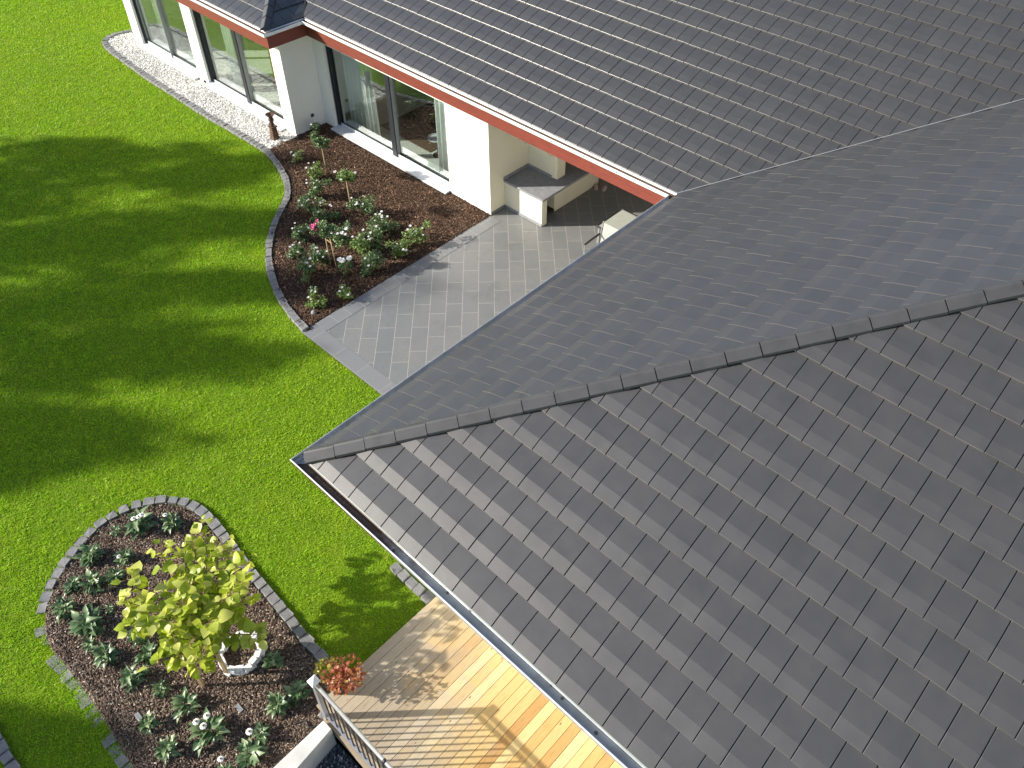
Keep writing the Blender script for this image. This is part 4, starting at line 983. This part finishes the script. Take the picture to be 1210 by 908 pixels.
for (tp, z) in zip(TIPS, ZT):
    e = np.array((tp[0] - TB[0], tp[1] - TB[1], z - .02)); s = np.array((-.06, .06, max(.3, min(.70, z * .5)))); mid = s + (e - s) * .5 + np.array((0, 0, .05))
    bl.tube([tuple(s), tuple(mid), tuple(e)], [.012, .008, .004], 6)
    for f in np.concatenate([RNG.uniform(.25, 1, 14), RNG.uniform(.72, 1, 6), [.94, .97, 1, 1, 1]]):
        p = (s + (mid - s) * f * 2) if f < .5 else (mid + (e - mid) * (f - .5) * 2)
        ya = RNG.uniform(0, 2 * np.pi); L = RNG.uniform(.05, .15)
        q = p + np.array((-math.sin(ya) * L, math.cos(ya) * L, RNG.uniform(-.02, .05)))
        bl.tube([tuple(p), tuple(q)], [.003, .002], 4)
        LP.append(q); LY.append(ya); LPi.append(RNG.normal(-.2, .55)); LS.append(RNG.uniform(.08, .175) * (1 if f < .95 else .7)); LT.append(.30 + .40 * f * (z / 1.5) + RNG.normal(0, .2))
bl.build('branches', M['bark'], tr, smooth=True)
leaves('crown', np.array(LP), np.array(LY), np.array(LPi), RNG.normal(0, .4, len(LP)), np.array(LS), 'heart', M['catalpa'], tr, .30, .22, tint=np.clip(np.array(LT), 0, 1))

# autumn shrub in a pot at the deck corner
sh = empty('potted_shrub', (1.22, -.93, DECK_Z), 'potted shrub with red and orange autumn leaves at the deck corner by the railing', 'shrub')
MB().lathe([(0, 0), (.10, 0), (.13, .20), (.14, .21), (.125, .21), (.11, .17), (0, .17)], 20).build('pot', M['black'], sh, smooth=True)
stm = MB()
for k in range(12):
    a = random.uniform(0, 6.28); stm.tube([(0, 0, .17), (math.cos(a) * .10, math.sin(a) * .10, .32), (math.cos(a) * .2, math.sin(a) * .2, random.uniform(.4, .58))], [.006, .004, .002], 5)
stm.build('stems', M['bark'], sh)
p1, d1 = blob_leaves(420, (.07, .07, .38), .27, .20, .05); p2, d2 = blob_leaves(110, (-.20, -.02, .30), .14, .14, .15)
leaves('leaves', p1, np.arctan2(d1[:, 1], d1[:, 0]) - np.pi / 2, RNG.normal(.1, .6, 420), RNG.normal(0, .5, 420), RNG.uniform(.028, .062, 420), 'ovate', M['red_leaf'], sh, .2, .3, wscale=1.3)
tag(leaves('leaves', p2, np.arctan2(d2[:, 1], d2[:, 0]) - np.pi / 2, RNG.normal(.1, .5, 110), RNG.normal(0, .4, 110), RNG.uniform(.04, .07, 110), 'ovate', M['yellow_leaf'], sh, .2, .3, wscale=1.3), 'yellow leaves on the lawn side of the shrub')

# fallen leaf on the lawn
tag(leaves('fallen_leaf', np.array([(*[(0.068, 0.800)][0], .05)]), np.array([1.]), np.array([.1]), np.array([.2]), np.array([.07]), 'ovate', M['yellow_leaf'], None), 'single dry yellow leaf on the lawn near the gutter', 'leaf')

# ------------------------------------------------------------------ trees beyond the left edge of the picture (they cast the long shadows)
def big_tree(t, atip, h, rx, n, label, crown_lo=.35, seed=0, leaf=.22):
    a0 = atip - 2.966 * h * .97; x, y = (a0 + t) / 2, (a0 - t) / 2
    root = empty('garden_tree', (x, y, 0), label, 'tree', 'trees on the far side of the lawn')
    MB().tube([(0, 0, 0), (.05, .03, h * .3), (0, .05, h * .62), (.04, 0, h * .92)], [.20, .15, .09, .02], 10).build('trunk', M['bark_dark'], root, smooth=True)
    rr = random.Random(seed); lm = MB(); P = []; Dd = []
    for k in range(26):
        z = h * (crown_lo + (1 - crown_lo) * ((k + rr.random()) / 26)); f = (z / h - crown_lo) / (1 - crown_lo)
        rad = rx * math.sin(math.pi * min(1, .22 + .78 * f)) ** .7 * rr.uniform(.45, 1.0); a = rr.uniform(0, 6.28)
        c = (math.cos(a) * rad, math.sin(a) * rad, z)
        lm.tube([(0, .03, z * .72), (c[0] * .55, c[1] * .55, z * .90), c], [.06, .03, .01], 6)
        p, d = blob_leaves(n // 26, c, rx * rr.uniform(.22, .42), h * rr.uniform(.05, .10), .1); P.append(p); Dd.append(d)
    lm.build('limbs', M['bark_dark'], root)
    P = np.concatenate(P); Dd = np.concatenate(Dd); m = len(P)
    leaves('crown', P, np.arctan2(Dd[:, 1], Dd[:, 0]), RNG.normal(0, .6, m), RNG.normal(0, .6, m), RNG.uniform(.6, 1.2, m) * leaf, 'ovate', M['tree_leaf'], root, .2, .3, wscale=1.4)
    return root
big_tree(-16.8, -5.4, 11.5, 2.3, 4700, 'broad garden tree farthest along the row', .30, 1, .24)
big_tree(-13.4, -4.4, 13, 2.2, 4700, 'tall garden tree second in the row', .30, 2, .24)
big_tree(-10.2, -2.7, 13.5, 2.0, 4700, 'tallest garden tree, third in the row', .25, 3, .22)
big_tree(-7.2, -4.6, 12, 2.1, 4700, 'garden tree fourth in the row', .30, 4, .24)
big_tree(-4.2, -7.4, 11, 1.9, 7000, 'lower garden tree fifth in the row', .30, 5, .24)
big_tree(3.8, -4.2, 9, 1.65, 6500, 'rounded garden tree nearest the deck', .30, 6, .24)

# ------------------------------------------------------------------ sun, sky, camera
w = bpy.data.worlds.new('World'); S.world = w; w.use_nodes = True
nt = w.node_tree; bg = nt.nodes['Background']; sky = nt.nodes.new('ShaderNodeTexSky'); sky.sky_type = 'NISHITA'; sky.sun_disc = False
sky.sun_elevation = R_(SUN_EL); sky.sun_rotation = R_(SUN_ROT); sky.altitude = 200; sky.air_density = 1.0; sky.dust_density = 1.5; sky.ozone_density = 1.0
nt.links.new(sky.outputs[0], bg.inputs[0]); bg.inputs[1].default_value = .105
L = bpy.data.lights.new('sun', 'SUN'); L.energy = 5.0; L.angle = R_(.7); L.color = (1.0, .93, .82)
lo = bpy.data.objects.new('sun', L); COL.objects.link(lo)
el = R_(SUN_EL); sd = Vector((-math.cos(el) * s2, -math.cos(el) * s2, math.sin(el)))
lo.rotation_euler = (-sd).to_track_quat('-Z', 'Y').to_euler(); lo.location = (-20, -20, 15)
cam = bpy.data.cameras.new('camera'); co = bpy.data.objects.new('camera', cam); COL.objects.link(co); S.camera = co
Rm = Matrix([[0.7373183, -0.4562242, 0.498218], [0.6754844, 0.487978, -0.5528095], [0.0090857, 0.7441351, 0.6679674]]); co.matrix_world = Matrix.Translation([6.5402, -2.9791, 11.6313]) @ Rm.to_4x4()
cam.sensor_width = 36; cam.sensor_fit = 'HORIZONTAL'; cam.lens = 29.6701; cam.shift_x = -0.02367; cam.shift_y = -0.07022; cam.clip_start = .1; cam.clip_end = 2000
S.view_settings.view_transform = 'Standard'; S.view_settings.look = 'None'; S.view_settings.exposure = .85; S.view_settings.gamma = 1; S.view_settings.use_curve_mapping = False
S.render.engine = 'CYCLES'; S.cycles.max_bounces = 8; S.cycles.transparent_max_bounces = 12
